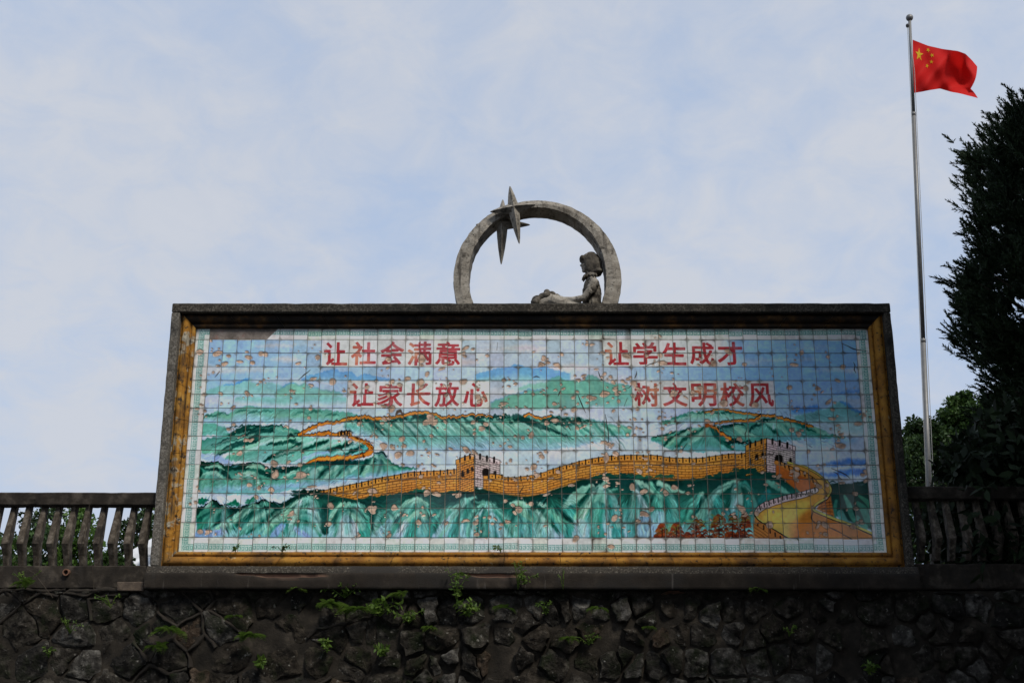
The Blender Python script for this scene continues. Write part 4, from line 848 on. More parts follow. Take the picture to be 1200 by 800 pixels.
M['steel'] = plain('pole_steel', (.2, .196, .188), .5, .35)
M['rope'] = plain('halyard', (.4, .4, .38), .9)
M['terracotta'] = plain('pipe_clay', (.2, .1, .06), .9)
M['brick'] = pmat('old_brick', [(.3, (.06, .045, .035)), (.6, (.12, .09, .065)), (.8, (.18, .14, .1))], 14, 7, .95, .6, 60, .01)
def cloth(name, c, tr=.35):
    m = bpy.data.materials.new(name); m.use_nodes = True; t = m.node_tree; b = t.nodes['Principled BSDF']; b.inputs['Roughness'].default_value = .75; b.inputs['Specular IOR Level'].default_value = .2
    w = N(t, 'ShaderNodeTexNoise', i_Scale=9.0, i_Detail=4.0); g = N(t, 'ShaderNodeNewGeometry'); t.links.new(g.outputs['Position'], w.inputs['Vector'])
    r = N(t, 'ShaderNodeValToRGB'); r.color_ramp.elements[0].color = (*[x * .85 for x in c], 1); r.color_ramp.elements[1].color = (*c, 1); t.links.new(w.outputs[0], r.inputs[0]); t.links.new(r.outputs[0], b.inputs['Base Color'])
    tl = N(t, 'ShaderNodeBsdfTranslucent'); t.links.new(r.outputs[0], tl.inputs[0]); mx = N(t, 'ShaderNodeMixShader'); mx.inputs[0].default_value = tr
    t.links.new(b.outputs[0], mx.inputs[1]); t.links.new(tl.outputs[0], mx.inputs[2]); t.links.new(mx.outputs[0], t.nodes['Material Output'].inputs[0]); return m
M['flag_red'] = cloth('flag_red', (.72, .015, .012)); M['flag_gold'] = cloth('flag_gold', (.8, .55, .02))

# ---------------------------------------------------------------- setting: ground below, terrace above
GZ, TZ = -3.05, -.15
V = [(x, y, GZ + .015 * nz((x, y, 0), .6)) for y in np.concatenate([[-1500, -200], np.linspace(-40, .1, 40)]) for x in np.concatenate([[-1500, -200], np.linspace(-30, 40, 50), [200, 1500]])]
tag(add('ground', V, grid_faces(54, 42), M['asphalt'], smooth=True), kind='structure')
V = [(x, y, TZ + .03 * nz((x, y, 0), .5)) for y in np.concatenate([np.linspace(.44, 60, 50), [200, 1500]]) for x in np.concatenate([[-1500, -200], np.linspace(-40, 50, 60), [200, 1500]])]
tag(add('terrace', V, grid_faces(64, 52), M['soil'], smooth=True), kind='structure')

# ---------------------------------------------------------------- retaining wall of rubble stone
WX0, WX1, WZ0, WZ1 = -4.2, 11.4, GZ - .05, -.39
wall = empty('retaining_wall', (3.6, 0, GZ), 'dark mossy rubble stone retaining wall under the mural and both railings', 'stone wall')
nxg, nzg = 300, 60
V = []
for j in range(nzg):
    for i in range(nxg):
        x = WX0 + (WX1 - WX0) * i / (nxg - 1); z = WZ0 + (WZ1 - WZ0) * j / (nzg - 1)
        V.append((x, -.05 + .036 * nz((x, 0, z), 2.7) + .026 * nz((x, 2, z), 7) + .013 * nz((x, 3, z), 19), z))
add('mortar', V, grid_faces(nxg, nzg), M['mortar'], wall, True)
mb = MB(); mb.box(WX0, WX1, .02, .44, WZ0, WZ1); mb.build('wall_core', M['mortar'], wall)
pr = np.random.default_rng(11); pts = []
zr = WZ0 - .2; row = 0
while zr < WZ1 + .35:
    h = pr.uniform(.17, .33); x = WX0 - .5 + pr.uniform(0, .3)
    while x < WX1 + .5:
        w = pr.uniform(.16, .56) * (1.25 if x < 1.6 else .85)
        pts.append((x + w / 2 + pr.uniform(-.03, .03), zr + h / 2 + pr.uniform(-.07, .07))); 
        if pr.random() < .3: pts.append((x + w + pr.uniform(-.03, .03), zr + pr.uniform(0, h)))
        x += w
    zr += h; row += 1
pts = np.array(pts)
def cell(i):
    p = pts[i]; poly = [np.array(q) for q in ((p[0] - .6, p[1] - .6), (p[0] + .6, p[1] - .6), (p[0] + .6, p[1] + .6), (p[0] - .6, p[1] + .6))]
    d = np.hypot(*(pts - p).T); 
    for j in np.argsort(d)[1:24]:
        q = pts[j]; mid = (p + q) / 2; nrm = (q - p); out = []
        for a, b in zip(poly, poly[1:] + poly[:1]):
            da, db = np.dot(a - mid, nrm), np.dot(b - mid, nrm)
            if da <= 0: out.append(a)
            if (da < 0) != (db < 0): out.append(a + (b - a) * (da / (da - db)))
        poly = out
        if len(poly) < 3: return None
    return poly
stones = []; joints = []
for i in range(len(pts)):
    if not (WX0 - .1 < pts[i][0] < WX1 + .1): continue
    poly = cell(i)
    if poly is None: continue
    poly = [np.array((min(max(q[0], WX0), WX1), min(q[1], WZ1 - .004))) for q in poly]
    c = np.mean(poly, 0); area = .5 * abs(sum(a[0] * b[1] - b[0] * a[1] for a, b in zip(poly, poly[1:] + poly[:1])))
    if area < .006: continue
    for a, b in zip(poly, poly[1:] + poly[:1]): joints.append((a, b))
    gap = .004 + min(.05, pr.exponential(.008 if pts[i][0] < 2.2 else .015))
    if pr.random() < .05: continue
    q = [p_ + (c - p_) / (np.hypot(*(c - p_)) + 1e-6) * gap for p_ in poly]
    sub = []
    for a, b in zip(q, q[1:] + q[:1]):
        L_ = np.hypot(*(b - a)); n_ = max(1, int(L_ / .06))
        for k in range(n_): sub.append(a + (b - a) * k / n_)
    ch = []
    for a, b in zip(sub, sub[1:] + sub[:1]): ch += [a * .9 + b * .1, a * .4 + b * .6]
    if len(ch) > 30: ch = ch[::2]
    ol = [p_ + np.array((nz((p_[0], 7, p_[1]), 14), nz((p_[0], 13, p_[1]), 14))) * .03 + np.array((nz((p_[0], 17, p_[1]), 5), nz((p_[0], 23, p_[1]), 5))) * .035 for p_ in ch]
    dep = pr.uniform(.05, .12) if pts[i][0] > 2.2 else pr.uniform(.04, .075)
    tilt = pr.normal(0, .1, 2); facets = [(dep * pr.uniform(.9, 1.3), *(pr.normal(0, .3, 2))) for _ in range(4)]
    V, F = [], []; n_ = len(ol); sd = pr.uniform(0, 50)
    for fr, hh in ((0, 0.), (.05, .6), (.18, .95), (.42, 1.0), (.7, 1.04)):
        for p_ in ol:
            s_ = p_ + (c - p_) * fr; o_ = s_ - c
            yv = -.035 - max(dep * hh * .6, min([dep * hh * 1.25] + [f0 + f1 * o_[0] + f2 * o_[1] for f0, f1, f2 in facets])) * (hh > 0) - .45 * (nz((s_[0], 0, s_[1]), 6, sd) * .034 + nz((s_[0], 0, s_[1]), 15, sd) * .024 + nz((s_[0], 0, s_[1]), 33, sd) * .014) * (hh > .1)
            V.append((s_[0] + (nz((s_[0], 1, s_[1]), 20, sd) * .008 if fr else 0), yv, s_[1]))
    V.append((c[0], -.035 - min([dep * 1.25] + [f[0] for f in facets]) - .45 * (nz((c[0], 0, c[1]), 6, sd) * .034 + nz((c[0], 0, c[1]), 15, sd) * .024), c[1]))
    for k in range(4):
        for a in range(n_): F.append((k * n_ + a, k * n_ + (a + 1) % n_, (k + 1) * n_ + (a + 1) % n_, (k + 1) * n_ + a))
    for a in range(n_): F.append((4 * n_ + a, 4 * n_ + (a + 1) % n_, 5 * n_))
    stones.append((V, F, c, area))
def inview(c): return int(-1.85 < c[0] < 8.75 and c[1] > -1.4)
stones.sort(key=lambda s: (-(inview(s[2])), abs(s[2][0] - 3.5) * .25 - s[2][1]))
rest = MB()
for k, (V, F, c, area) in enumerate(stones):
    oddcol = pr.random()
    sm = STONES[5] if oddcol < .012 else STONES[3] if oddcol < .07 else STONES[pr.choice([0, 1, 2, 4], p=[.34, .22, .3, .14] if 2 < c[0] < 6.6 else [.36, .3, .14, .2])]
    if k < 300: add('stone', V, F, sm, wall)
    else: rest.push(V, F)
if rest.V: tag(rest.build('rubble_stones', STONES[0], wall), kind='stuff')
mb = MB(); seen = set()
for a, b in joints:                                    # raised ribbon pointing survives on the left half
    key = tuple(sorted(((round(a[0], 2), round(a[1], 2)), (round(b[0], 2), round(b[1], 2)))))
    if key in seen or np.hypot(*(b - a)) < .05: continue
    seen.add(key); mx_ = (a[0] + b[0]) / 2
    if mx_ > 2.6 or nz((mx_, 0, (a[1] + b[1]) / 2), 1.6, 4) < .06 + max(0, mx_ - .6) * .22: continue
    n_ = max(3, int(np.hypot(*(b - a)) / .05) + 1); t_ = (b - a) / np.hypot(*(b - a)); nn = np.array((-t_[1], t_[0])); V = []; F = []
    for k in range(n_):
        p_ = a + (b - a) * k / (n_ - 1); p_ = p_ + nn * (.03 * nz((p_[0], 5, p_[1]), 5) + .012 * nz((p_[0], 5, p_[1]), 19))
        w = .019 + .016 * nz((p_[0], 9, p_[1]), 12)
        for s_, y_ in ((-1.15, -.03), (-.6, -.088 - .025 * nz((p_[0], 2, p_[1]), 7)), (.6, -.09 - .025 * nz((p_[0], 3, p_[1]), 9)), (1.15, -.03)):
            V.append((p_[0] + nn[0] * s_ * w, y_ + .008 * nz((p_[0], s_, p_[1]), 20), p_[1] + nn[1] * s_ * w))
    for k in range(n_ - 1):
        for s_ in range(3): F.append((k * 4 + s_, k * 4 + s_ + 1, k * 4 + 5 + s_, k * 4 + 4 + s_))
    mb.push(V, F)
mb.build('pointing', M['pointing'], wall, True)

# ---------------------------------------------------------------- tile mural
FX0, FX1, FZT, FZB = -.242, 7.505, 2.65, -.155
mural = empty('tile_mural', (3.63, .1, WZ1), 'large tile mural of a brick wall winding over green hills in an ochre frame', 'mural')
add('backing_wall', *rough_box(-.15, 7.43, .012, .42, WZ1 + .002, 2.545, .4, .0, 0, .0), M['pebble_side'], mural)
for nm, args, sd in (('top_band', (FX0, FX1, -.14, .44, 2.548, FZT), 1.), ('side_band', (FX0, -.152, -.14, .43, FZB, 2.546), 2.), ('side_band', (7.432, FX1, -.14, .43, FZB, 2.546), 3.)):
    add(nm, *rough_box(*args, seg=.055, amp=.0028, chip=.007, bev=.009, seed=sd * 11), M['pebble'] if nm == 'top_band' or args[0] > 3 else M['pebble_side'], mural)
prof = [(0, .0), (0, .022), (.006, .034), (.018, .042), (.03, .042), (.04, .034), (.044, .026), (.05, .028), (.056, .05), (.07, .071), (.09, .083), (.11, .083), (.126, .074), (.136, .058), (.14, .05), (.151, .05)]
def moulding(side, mt, pieces):
    for k in range(pieces):
        V = []; F = []; m_ = 6
        for q in range(m_):
            f = (k + q / (m_ - 1)) / pieces
            for t_, p_ in prof:
                lo, hi = (-t_, MW + t_) if side in 'TB' else (-t_, MH + t_)
                s_ = lo + (hi - lo) * f
                if q == 0 and k: s_ += .0022
                if q == m_ - 1 and k < pieces - 1: s_ -= .0022
                if side == 'T': P_ = (s_, -p_, MH + t_)
                elif side == 'B': P_ = (s_, -p_, -t_)
                elif side == 'L': P_ = (-t_, -p_, s_)
                else: P_ = (MW + t_, -p_, s_)
                w = .004 * nz(P_, 5, k * .0 + 3) + .003 * nz(P_, 17, 8) + (.0025 * math.sin(k * 12.9898 + 1) if t_ > 0 else 0)
                V.append((P_[0], P_[1] + w * (p_ > .01), P_[2]))
        for q in range(m_ - 1):
            for a in range(len(prof) - 1):
                f_ = (q * len(prof) + a, q * len(prof) + a + 1, (q + 1) * len(prof) + a + 1, (q + 1) * len(prof) + a)
                F.append(f_ if side in 'TR' else f_[::-1])
        add('frame_moulding', V, F, mt, mural, True)
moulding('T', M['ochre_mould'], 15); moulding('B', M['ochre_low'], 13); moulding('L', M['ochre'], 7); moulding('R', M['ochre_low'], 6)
# grout bed behind the tiles and plaster where tiles are gone
M['grout'] = pmat('dirty_grout', [(.3, (.05, .046, .037)), (.48, (.19, .18, .148)), (.7, (.38, .36, .3))], 3.2, 7, 1, .4, 60, .006, spots=[((.03, .027, .023), 2.2, .55, .66)])
M['bed'] = pmat('bare_mortar_bed', [(.3, (.12, .1, .085)), (.55, (.26, .22, .19)), (.8, (.36, .31, .28))], 9, 8, 1, .7, 40, .012, spots=[((.3, .14, .11), 7, .56, .7)])
mb = MB(); mb.box(-.004, MW + .004, .0032, .0119, -.004, MH + .004); mb.build('grout', M['grout'], mural)
mb = MB(); mb.box(1.0 * S + .003, 5.9 * S, .0022, .003, 15 * S + .002, MH - .001); mb.build('mortar_bed', M['bed'], mural)
# the painted glaze
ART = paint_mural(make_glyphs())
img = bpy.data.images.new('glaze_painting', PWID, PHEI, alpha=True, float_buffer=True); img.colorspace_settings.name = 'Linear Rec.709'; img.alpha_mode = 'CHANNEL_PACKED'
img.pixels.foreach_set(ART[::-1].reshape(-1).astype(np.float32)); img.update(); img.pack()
m = bpy.data.materials.new('painted_glaze'); m.use_nodes = True; t = m.node_tree; L = t.links; b = t.nodes['Principled BSDF']
g = N(t, 'ShaderNodeNewGeometry'); mp = N(t, 'ShaderNodeSeparateXYZ'); L.new(g.outputs['Position'], mp.inputs[0])
ux = N(t, 'ShaderNodeMath', operation='DIVIDE', i_1=MW); uz = N(t, 'ShaderNodeMath', operation='DIVIDE', i_1=MH); L.new(mp.outputs[0], ux.inputs[0]); L.new(mp.outputs[2], uz.inputs[0])
cb = N(t, 'ShaderNodeCombineXYZ'); L.new(ux.outputs[0], cb.inputs[0]); L.new(uz.outputs[0], cb.inputs[1])
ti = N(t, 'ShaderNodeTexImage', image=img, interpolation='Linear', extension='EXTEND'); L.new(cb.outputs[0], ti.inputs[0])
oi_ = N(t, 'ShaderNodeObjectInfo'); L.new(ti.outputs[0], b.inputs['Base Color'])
rr_ = N(t, 'ShaderNodeMapRange', i_3=.09, i_4=.95); L.new(ti.outputs[1], rr_.inputs[0]); L.new(rr_.outputs[0], b.inputs['Roughness'])
inv = N(t, 'ShaderNodeMath', operation='MULTIPLY', i_1=-1.0); L.new(ti.outputs[1], inv.inputs[0])
fn = N(t, 'ShaderNodeTexNoise', i_Scale=60.0, i_Detail=4.0); L.new(g.outputs['Position'], fn.inputs['Vector'])
fm = N(t, 'ShaderNodeMath', operation='MULTIPLY'); L.new(fn.outputs[0], fm.inputs[0]); L.new(ti.outputs[1], fm.inputs[1])
hs = N(t, 'ShaderNodeMath', operation='MULTIPLY_ADD', i_1=.5); L.new(fm.outputs[0], hs.inputs[0]); L.new(inv.outputs[0], hs.inputs[2])
bp = N(t, 'ShaderNodeBump', i_Strength=1.0, i_Distance=.006); L.new(hs.outputs[0], bp.inputs['Height']); L.new(bp.outputs[0], b.inputs['Normal'])
b.inputs['Specular IOR Level'].default_value = .5
M['glaze'] = m
def tile_geo(w, h, jx=.0, jz=.0):
    g_, bv = .0029, .0016
    V = []
    for x0, x1, z0, z1, y in ((-w / 2 + g_, w / 2 - g_, -h / 2 + g_, h / 2 - g_, .0032), (-w / 2 + g_, w / 2 - g_, -h / 2 + g_, h / 2 - g_, .0014), (-w / 2 + g_ + bv, w / 2 - g_ - bv, -h / 2 + g_ + bv, h / 2 - g_ - bv, 0)):
        V += [(x0, y, z0), (x1, y, z0), (x1, y, z1), (x0, y, z1)]
    F = []
    for k in range(2):
        for a in range(4): F.append((k * 4 + a, k * 4 + (a + 1) % 4, k * 4 + 4 + (a + 1) % 4, k * 4 + 4 + a))
    return V, F + [(8, 9, 10, 11)]
tm = {}
def tile_mesh(w, h):
    k = (round(w, 4), round(h, 4))
    if k not in tm: tm[k] = make_mesh('tile', *tile_geo(w, h), M['glaze'])
    return tm[k]
tr_ = random.Random(9); restt = MB()
for row in range(NR - 1, -1, -1):
    for c in range(NC):
        w = S if c < NC - 1 else .9 * S
        h = S if row else .82 * S
        xc = c * S + w / 2; zc_ = (15 - row) * S + S / 2 if row else 15 * S + h / 2
        if row == 0 and 1 <= c <= 4: continue           # fallen tiles
        rot = (tr_.gauss(0, .011), tr_.gauss(0, .003), tr_.gauss(0, .011)); dyy = -abs(tr_.gauss(0, .0007))
        if row == 0 and c == 5:                          # broken corner piece
            x0, x1, z0, z1 = c * S + .0016, c * S + S - .0016, 15 * S + .0016, MH - .0016
            P_ = [(x0 + .012, z0), (x1, z0), (x1, z1), (x1 - .02, z1)]
            V = [(x, .0032, z) for x, z in P_] + [(x, 0, z) for x, z in P_]
            link('tile', make_mesh('tile', V, [(0, 1, 5, 4), (1, 2, 6, 5), (2, 3, 7, 6), (3, 0, 4, 7), (4, 5, 6, 7)], M['glaze']), mural); continue
        if row >= NR - 6 or (row == NR - 7 and 18 <= c < 30):
            o = link('tile', tile_mesh(w, h), mural, (xc, dyy, zc_)); o.rotation_euler = rot
        else:
            V, F = tile_geo(w, h); mt_ = Matrix.Translation((xc, dyy, zc_)) @ (Matrix.Rotation(rot[2], 4, 'Z') @ Matrix.Rotation(rot[1], 4, 'Y') @ Matrix.Rotation(rot[0], 4, 'X'))
            restt.push([mt_ @ Vector(v) for v in V], F)
tag(restt.build('upper_tiles', M['glaze'], mural), kind='stuff')
# ledge and plinth below the frame
def plinth_strip(name, x0, x1, prof_, mt, chips, parent, step=.03, amp=.004):
    n_ = int((x1 - x0) / step) + 1; V = []; W_ = []; np_ = len(prof_)
    for i in range(n_):
        x = x0 + (x1 - x0) * i / (n_ - 1)
        for k, (y, z) in enumerate(prof_):
            d = 0
            for a, b_, dep, kz in chips:
                if a < x < b_:
                    e = min(1, (x - a) / .12, (b_ - x) / .12) * (.7 + .5 * nz((x, 0, z), 9))
                    d = max(d, e * max(0, 1 - abs(k - kz) * .75))
            V.append((x, y + amp * nz((x, y, z), 12) + d * .07, z - d * .016 + amp * nz((x, y, z), 7, 9))); W_.append(min(1, max(0, d * 1.6 - .25)))
    me = make_mesh(name, V, grid_faces(np_, n_), mt, True)
    at_ = me.attributes.new('wear', 'FLOAT', 'POINT'); at_.data.foreach_set('value', W_)
    return link(name, me, parent)
plinth_strip('ledge', FX0 - .02, FX1 + .02, [(.05, -.152), (-.142, -.156), (-.165, -.18), (-.185, -.21), (-.192, -.226)], M['ledge'], [], mural)
plinth_strip('plinth', FX0 - .02, FX1 + .02, [(-.192, -.2265), (-.2, -.235), (-.203, -.252), (-.203, -.27), (-.202, -.31), (-.202, -.36), (-.2, -.384), (-.19, -.388), (-.02, -.389)], M['plinth'], [(.62, 1.0, .8, 1), (.8, 1.62, 1.0, 2), (2.86, 3.42, 1.1, 1), (3.0, 3.6, .9, 2)], mural)
for xa in (FX0 - .0195, FX1 + .0165): mb = MB(); mb.box(xa, xa + .003, -.19, .4, -.386, -.16); mb.build('plinth_end', M['plinth'], mural)

# ---------------------------------------------------------------- balustrades
def baluster_mesh():
    P_ = [(0, .49, .026, .04), (-.035, .36, .028, .045), (-.095, .15, .034, .06), (-.118, .075, .035, .06), (-.06, -.04, .031, .05), (-.02, -.145, .03, .05)]
    V, F = [], []
    for y, z, hw, hd in P_:
        c = .008
        V += [(-hw + c, y - hd, z), (hw - c, y - hd, z), (hw, y - hd + c, z), (hw, y + hd, z), (-hw, y + hd, z), (-hw, y - hd + c, z)]
    for k in range(len(P_) - 1):
        for a in range(6): F.append((k * 6 + a, (k + 1) * 6 + a, (k + 1) * 6 + (a + 1) % 6, k * 6 + (a + 1) % 6))
    return make_mesh('baluster', V, F, M['baluster'])
bal_me = baluster_mesh()
def balustrade(x0, x1, zoff, label, first, mt, sd):
    f = empty('balustrade', ((x0 + x1) / 2, .08, -.15 + zoff), label, 'balustrade')
    add('rail', *rough_box(x0, x1, -.03, .17, .479 + zoff, .613 + zoff, .06, .003, .008, .01, sd), mt, f)
    add('kerb', *rough_box(x0, x1, -.06, .3, -.375, -.143 + zoff * .4, .06, .007, .02, .012, sd + 5), mt, f)
    x = first; r_ = random.Random(int(sd))
    while x < x1 - .05:
        if x > x0: 
            o = link('baluster', bal_me, f, (x, .085 + r_.uniform(-.004, .004), zoff)); o.rotation_euler = (0, r_.uniform(-.012, .012), r_.uniform(-.06, .06)); o.scale = (1, 1, 1.0)
        x += .157
    return f
balustrade(-4.2, FX0 - .022, 0, 'weathered concrete balustrade left of the mural with kinked balusters', -.36 - .157 * 24, M['concrete'], 21.)
balustrade(FX1 + .022, 11.4, .07, 'shaded concrete balustrade right of the mural, half hidden by dark foliage', 7.64, M['concrete'], 43.)
# clay drain pipe through the kerb, loose brick under it
p = at(77, 670, -.1); pe = MB(); n_ = 14; V = []; F = []
for k, (r1, y) in enumerate(((.034, .12), (.034, -.1), (.024, -.1), (.024, .12))):
    V += [(p[0] + r1 * math.cos(2 * math.pi * a / n_), y, p[2] + r1 * math.sin(2 * math.pi * a / n_)) for a in range(n_)]
for k in range(3):
    for a in range(n_): F.append((k * n_ + a, k * n_ + (a + 1) % n_, (k + 1) * n_ + (a + 1) % n_, (k + 1) * n_ + a))
tag(add('drain_pipe', V, F, M['terracotta'], smooth=False), 'short clay drain pipe stub sticking out of the left kerb', 'pipe')
a_, b_ = at(137, 681, -.12), at(168, 692, -.12)
tag(add('loose_brick', *rough_box(a_[0], b_[0], -.13, .05, b_[2], a_[2] - .003, .05, .004, .02, .006, 77), M['brick']), 'flat brownish brick wedged under the kerb at the mural base corner', 'brick')

# ---------------------------------------------------------------- sculpture on top: ring and stars
RC = Vector((3.708, .16, 2.985)); RO = .925
ringt = empty('ring_sculpture', (3.708, .16, FZT), 'weathered cast stone ring with two four pointed stars on top of the mural', 'sculpture')
V, F = [], []; na = 96
sec = [(0, -.14), (.03, -.165), (.5, -.172), (.97, -.16), (1, -.13), (1, .12), (.96, .15), (.5, .16), (.04, .15), (0, .12)]
a0, a1 = R(-22), R(202)
for i in range(na):
    a = a0 + (a1 - a0) * i / (na - 1)
    th = .172 - .082 * max(0, math.sin(a)) ** 1.5
    for f, y in sec:
        rad = RO - th * (1 - f)
        ca, sa = math.cos(a), math.sin(a); w = .006 * nz((ca * 3, y, sa * 3), 6) + .004 * nz((ca * 3, y, sa * 3), 19)
        V.append((RC.x + (rad + w) * ca, RC.y + y + w, RC.z + (rad + w) * sa))
ns = len(sec)
for i in range(na - 1):
    for k in range(ns): F.append((i * ns + k, (i + 1) * ns + k, (i + 1) * ns + (k + 1) % ns, i * ns + (k + 1) % ns))
add('ring', V, F, M['stone_sculpt'], ringt, False)
def star(tips, cen, Y, hw, dep):
    c = Vector(at(cen[0], cen[1], Y)); T_ = [Vector(at(x, y, Y)) for x, y in tips]      # top, right, bottom, left
    V, F = [], []
    ribs = []
    inner = []
    for k in range(4):
        a, b_ = (T_[k] - c).normalized(), (T_[(k + 1) % 4] - c).normalized(); inner.append(c + (a + b_).normalized() * hw * 1.25)
    # blunt tips, several rings along every arm
    V += [c + Vector((0, -dep, 0)), c + Vector((0, dep, 0))]
    for k in range(4):
        i0, i1 = inner[(k - 1) % 4], inner[k]; base = len(V)
        for f in (0, .3, .6, .85, .96, 1):
            s_ = (1 - f ** 1.7) * .92 + .1 if f < 1 else .05
            mid = c + (T_[k] - c) * f; e0 = mid + (i0 - c) * s_; e1 = mid + (i1 - c) * s_
            pr_ = [e0 - (i0 - c).project(T_[k] - c) * s_ * 1.0, mid + Vector((0, -dep * s_, 0)), e1 - (i1 - c).project(T_[k] - c) * s_ * 1.0, mid + Vector((0, dep * s_, 0))]
            if f == 0: pr_ = [i0, c + Vector((0, -dep, 0)), i1, c + Vector((0, dep, 0))]
            V += pr_
        for q in range(5):
            for a in range(4): F.append((base + q * 4 + a, base + q * 4 + (a + 1) % 4, base + q * 4 + 4 + (a + 1) % 4, base + q * 4 + 4 + a))
        F.append(tuple(base + 20 + a for a in range(4)))
    return add('star', V, F, M['stone_sculpt'], ringt)
zp = lambda x, y: (500 + x / 4.615, 200 + y / 4.615)
star([zp(450, 84), zp(588, 184), zp(501, 395), zp(343, 223)], zp(470, 205), -.06, .066, .075)
star([zp(412, 156), zp(559, 293), zp(403, 507), zp(266, 292)], zp(408, 290), .12, .07, .08)

# ---------------------------------------------------------------- statue of a seated girl
girl = empty('girl_statue', (4.25, .12, FZT), 'cast stone statue of a seated girl with bobbed hair leaning inside the ring', 'statue')
GP = lambda x, y, Y=.12: Vector(at(*zp(x, y), Y))
def limb(mb, pts, rad, n=10):
    mb.tube(pts, rad, n)
    for p_, r_ in zip(pts, rad): mb.ball(p_, r_ * 1.0, 10, 8)
def remeshed(name, mb, m, parent, vox=.009, it=6):
    o = mb.build(name, m, parent, True); md = o.modifiers.new('remesh', 'REMESH'); md.mode = 'VOXEL'; md.voxel_size = vox; md.use_smooth_shade = True
    s_ = o.modifiers.new('smooth', 'SMOOTH'); s_.iterations = it; s_.factor = .5; return o
b_ = MB()
HC = GP(880, 502)
b_.ball(HC, (.086, .078, .104), 16, 12); b_.ball(HC + Vector((-.035, 0, -.04)), (.056, .06, .06)); b_.ball(HC + Vector((-.088, 0, -.022)), (.02, .013, .016)); b_.ball(HC + Vector((-.075, 0, .01)), (.016, .012, .03))
b_.ball(HC + Vector((-.074, 0, -.058)), (.017, .024, .012)); b_.ball(HC + Vector((-.06, 0, -.088)), (.026, .03, .02))
for s_ in (-1, 1): b_.ball(HC + Vector((-.06, s_ * .035, -.03)), (.02, .02, .025)); b_.ball(HC + Vector((0, s_ * .08, -.02)), (.022, .012, .032))
limb(b_, [GP(885, 535), GP(893, 578)], [.042, .05])
b_.ball(GP(888, 640), (.085, .11, .14)); b_.ball(GP(893, 598), (.065, .12, .05)); b_.ball(GP(893, 720), (.095, .12, .13)); b_.ball(GP(890, 775), (.13, .15, .1))
for s_ in (-1, 1):
    Y0 = .12 + s_ * .15
    limb(b_, [GP(905, 603, Y0), GP(880, 650, Y0 + s_ * .01), GP(850, 688, Y0)], [.05, .045, .038])
    limb(b_, [GP(850, 688, Y0), GP(790, 698, Y0 - s_ * .03), GP(735, 694, .12 + s_ * .08)], [.038, .034, .027])
    wr = GP(735, 694, .12 + s_ * .08); hd = GP(708, 682, .12 + s_ * .055); b_.ball((wr + hd) / 2, (.048, .02, .026), 10, 8)
    for f, (dx_, dz_, l_) in enumerate(((-.05, .012, 1), (-.056, .002, 1), (-.052, -.008, 1), (-.042, -.017, 1))):
        limb(b_, [hd + Vector((.008, s_ * (f - 1.5) * .004, -.004 + dz_ * .8)), hd + Vector((dx_ * .55, 0, dz_ + .004)), hd + Vector((dx_, -s_ * .012, dz_ - .014))], [.0095, .0088, .0075], 7)
    limb(b_, [wr + Vector((-.015, -s_ * .012, .012)), hd + Vector((.0, -s_ * .014, .026)), hd + Vector((-.022, -s_ * .012, .03))], [.011, .0098, .0082], 7)
    Yl = .12 + s_ * .075
    limb(b_, [GP(880, 775, Yl), GP(765, 735, Yl), GP(662, 695, Yl)], [.1, .085, .066])
    limb(b_, [GP(662, 695, Yl), GP(622, 715, Yl), GP(588, 760, Yl)], [.066, .06, .046]); b_.ball(GP(570, 775, Yl), (.085, .04, .035))
body = remeshed('body', b_, M['stone_sculpt'], girl, .007, 3)
h_ = MB()
h_.ball(HC + Vector((.016, 0, .026)), (.11, .1, .102), 18, 12); h_.ball(HC + Vector((.052, 0, -.045)), (.078, .102, .1), 16, 12)
for s_ in (-1, 1): h_.ball(HC + Vector((.03, s_ * .08, -.05)), (.085, .032, .09)); h_.ball(HC + Vector((.07, s_ * .068, -.105)), (.07, .04, .03))
h_.ball(HC + Vector((-.08, 0, .052)), (.032, .08, .042)); h_.ball(HC + Vector((.1, 0, -.105)), (.045, .09, .03))
for k in range(14): a = k / 14 * 2 * math.pi; h_.tube([HC + Vector((.02 + .03 * math.cos(a), .03 * math.sin(a), .125)), HC + Vector((.026 + .102 * math.cos(a), .097 * math.sin(a), .03)), HC + Vector((.052 + .092 * math.cos(a), .104 * math.sin(a), -.06 - .04 * (math.cos(a) > -.3) + .09 * (math.cos(a) < -.6)))], [.012, .014, .01], 6)
remeshed('hair', h_, M['stone_dark'], girl, .007, 2)
d_ = MB()
for k in range(9):                                        # bodice as stacked rings, slim at the waist
    f = k / 8; c_ = GP(893 + 6 * f, 618 + 130 * f); rx_ = .088 + .022 * math.sin(f * 3.1) - .012 * math.exp(-((f - .62) / .2) ** 2) + .03 * max(0, f - .7); d_.ball(c_, (rx_, rx_ * 1.28, .085), 20, 10)
for k in range(11):                                       # pleats
    a = -1.5 + k * .3; d_.tube([GP(893, 640) + Vector((-.098 * math.cos(a), .125 * math.sin(a), 0)), GP(897, 700) + Vector((-.1 * math.cos(a), .122 * math.sin(a), 0)), GP(899, 760) + Vector((-.125 * math.cos(a), .155 * math.sin(a), 0))], [.008, .01, .012], 6)
for s_ in (-1, 1):
    d_.ball(GP(903, 610, .12 + s_ * .14), (.066, .056, .062)); d_.ball(GP(890, 640, .12 + s_ * .155), (.064, .05, .045))
    d_.tube([GP(868, 652, .12 + s_ * .158), GP(888, 664, .12 + s_ * .205), GP(908, 650, .12 + s_ * .16)], [.012, .012, .012], 7)
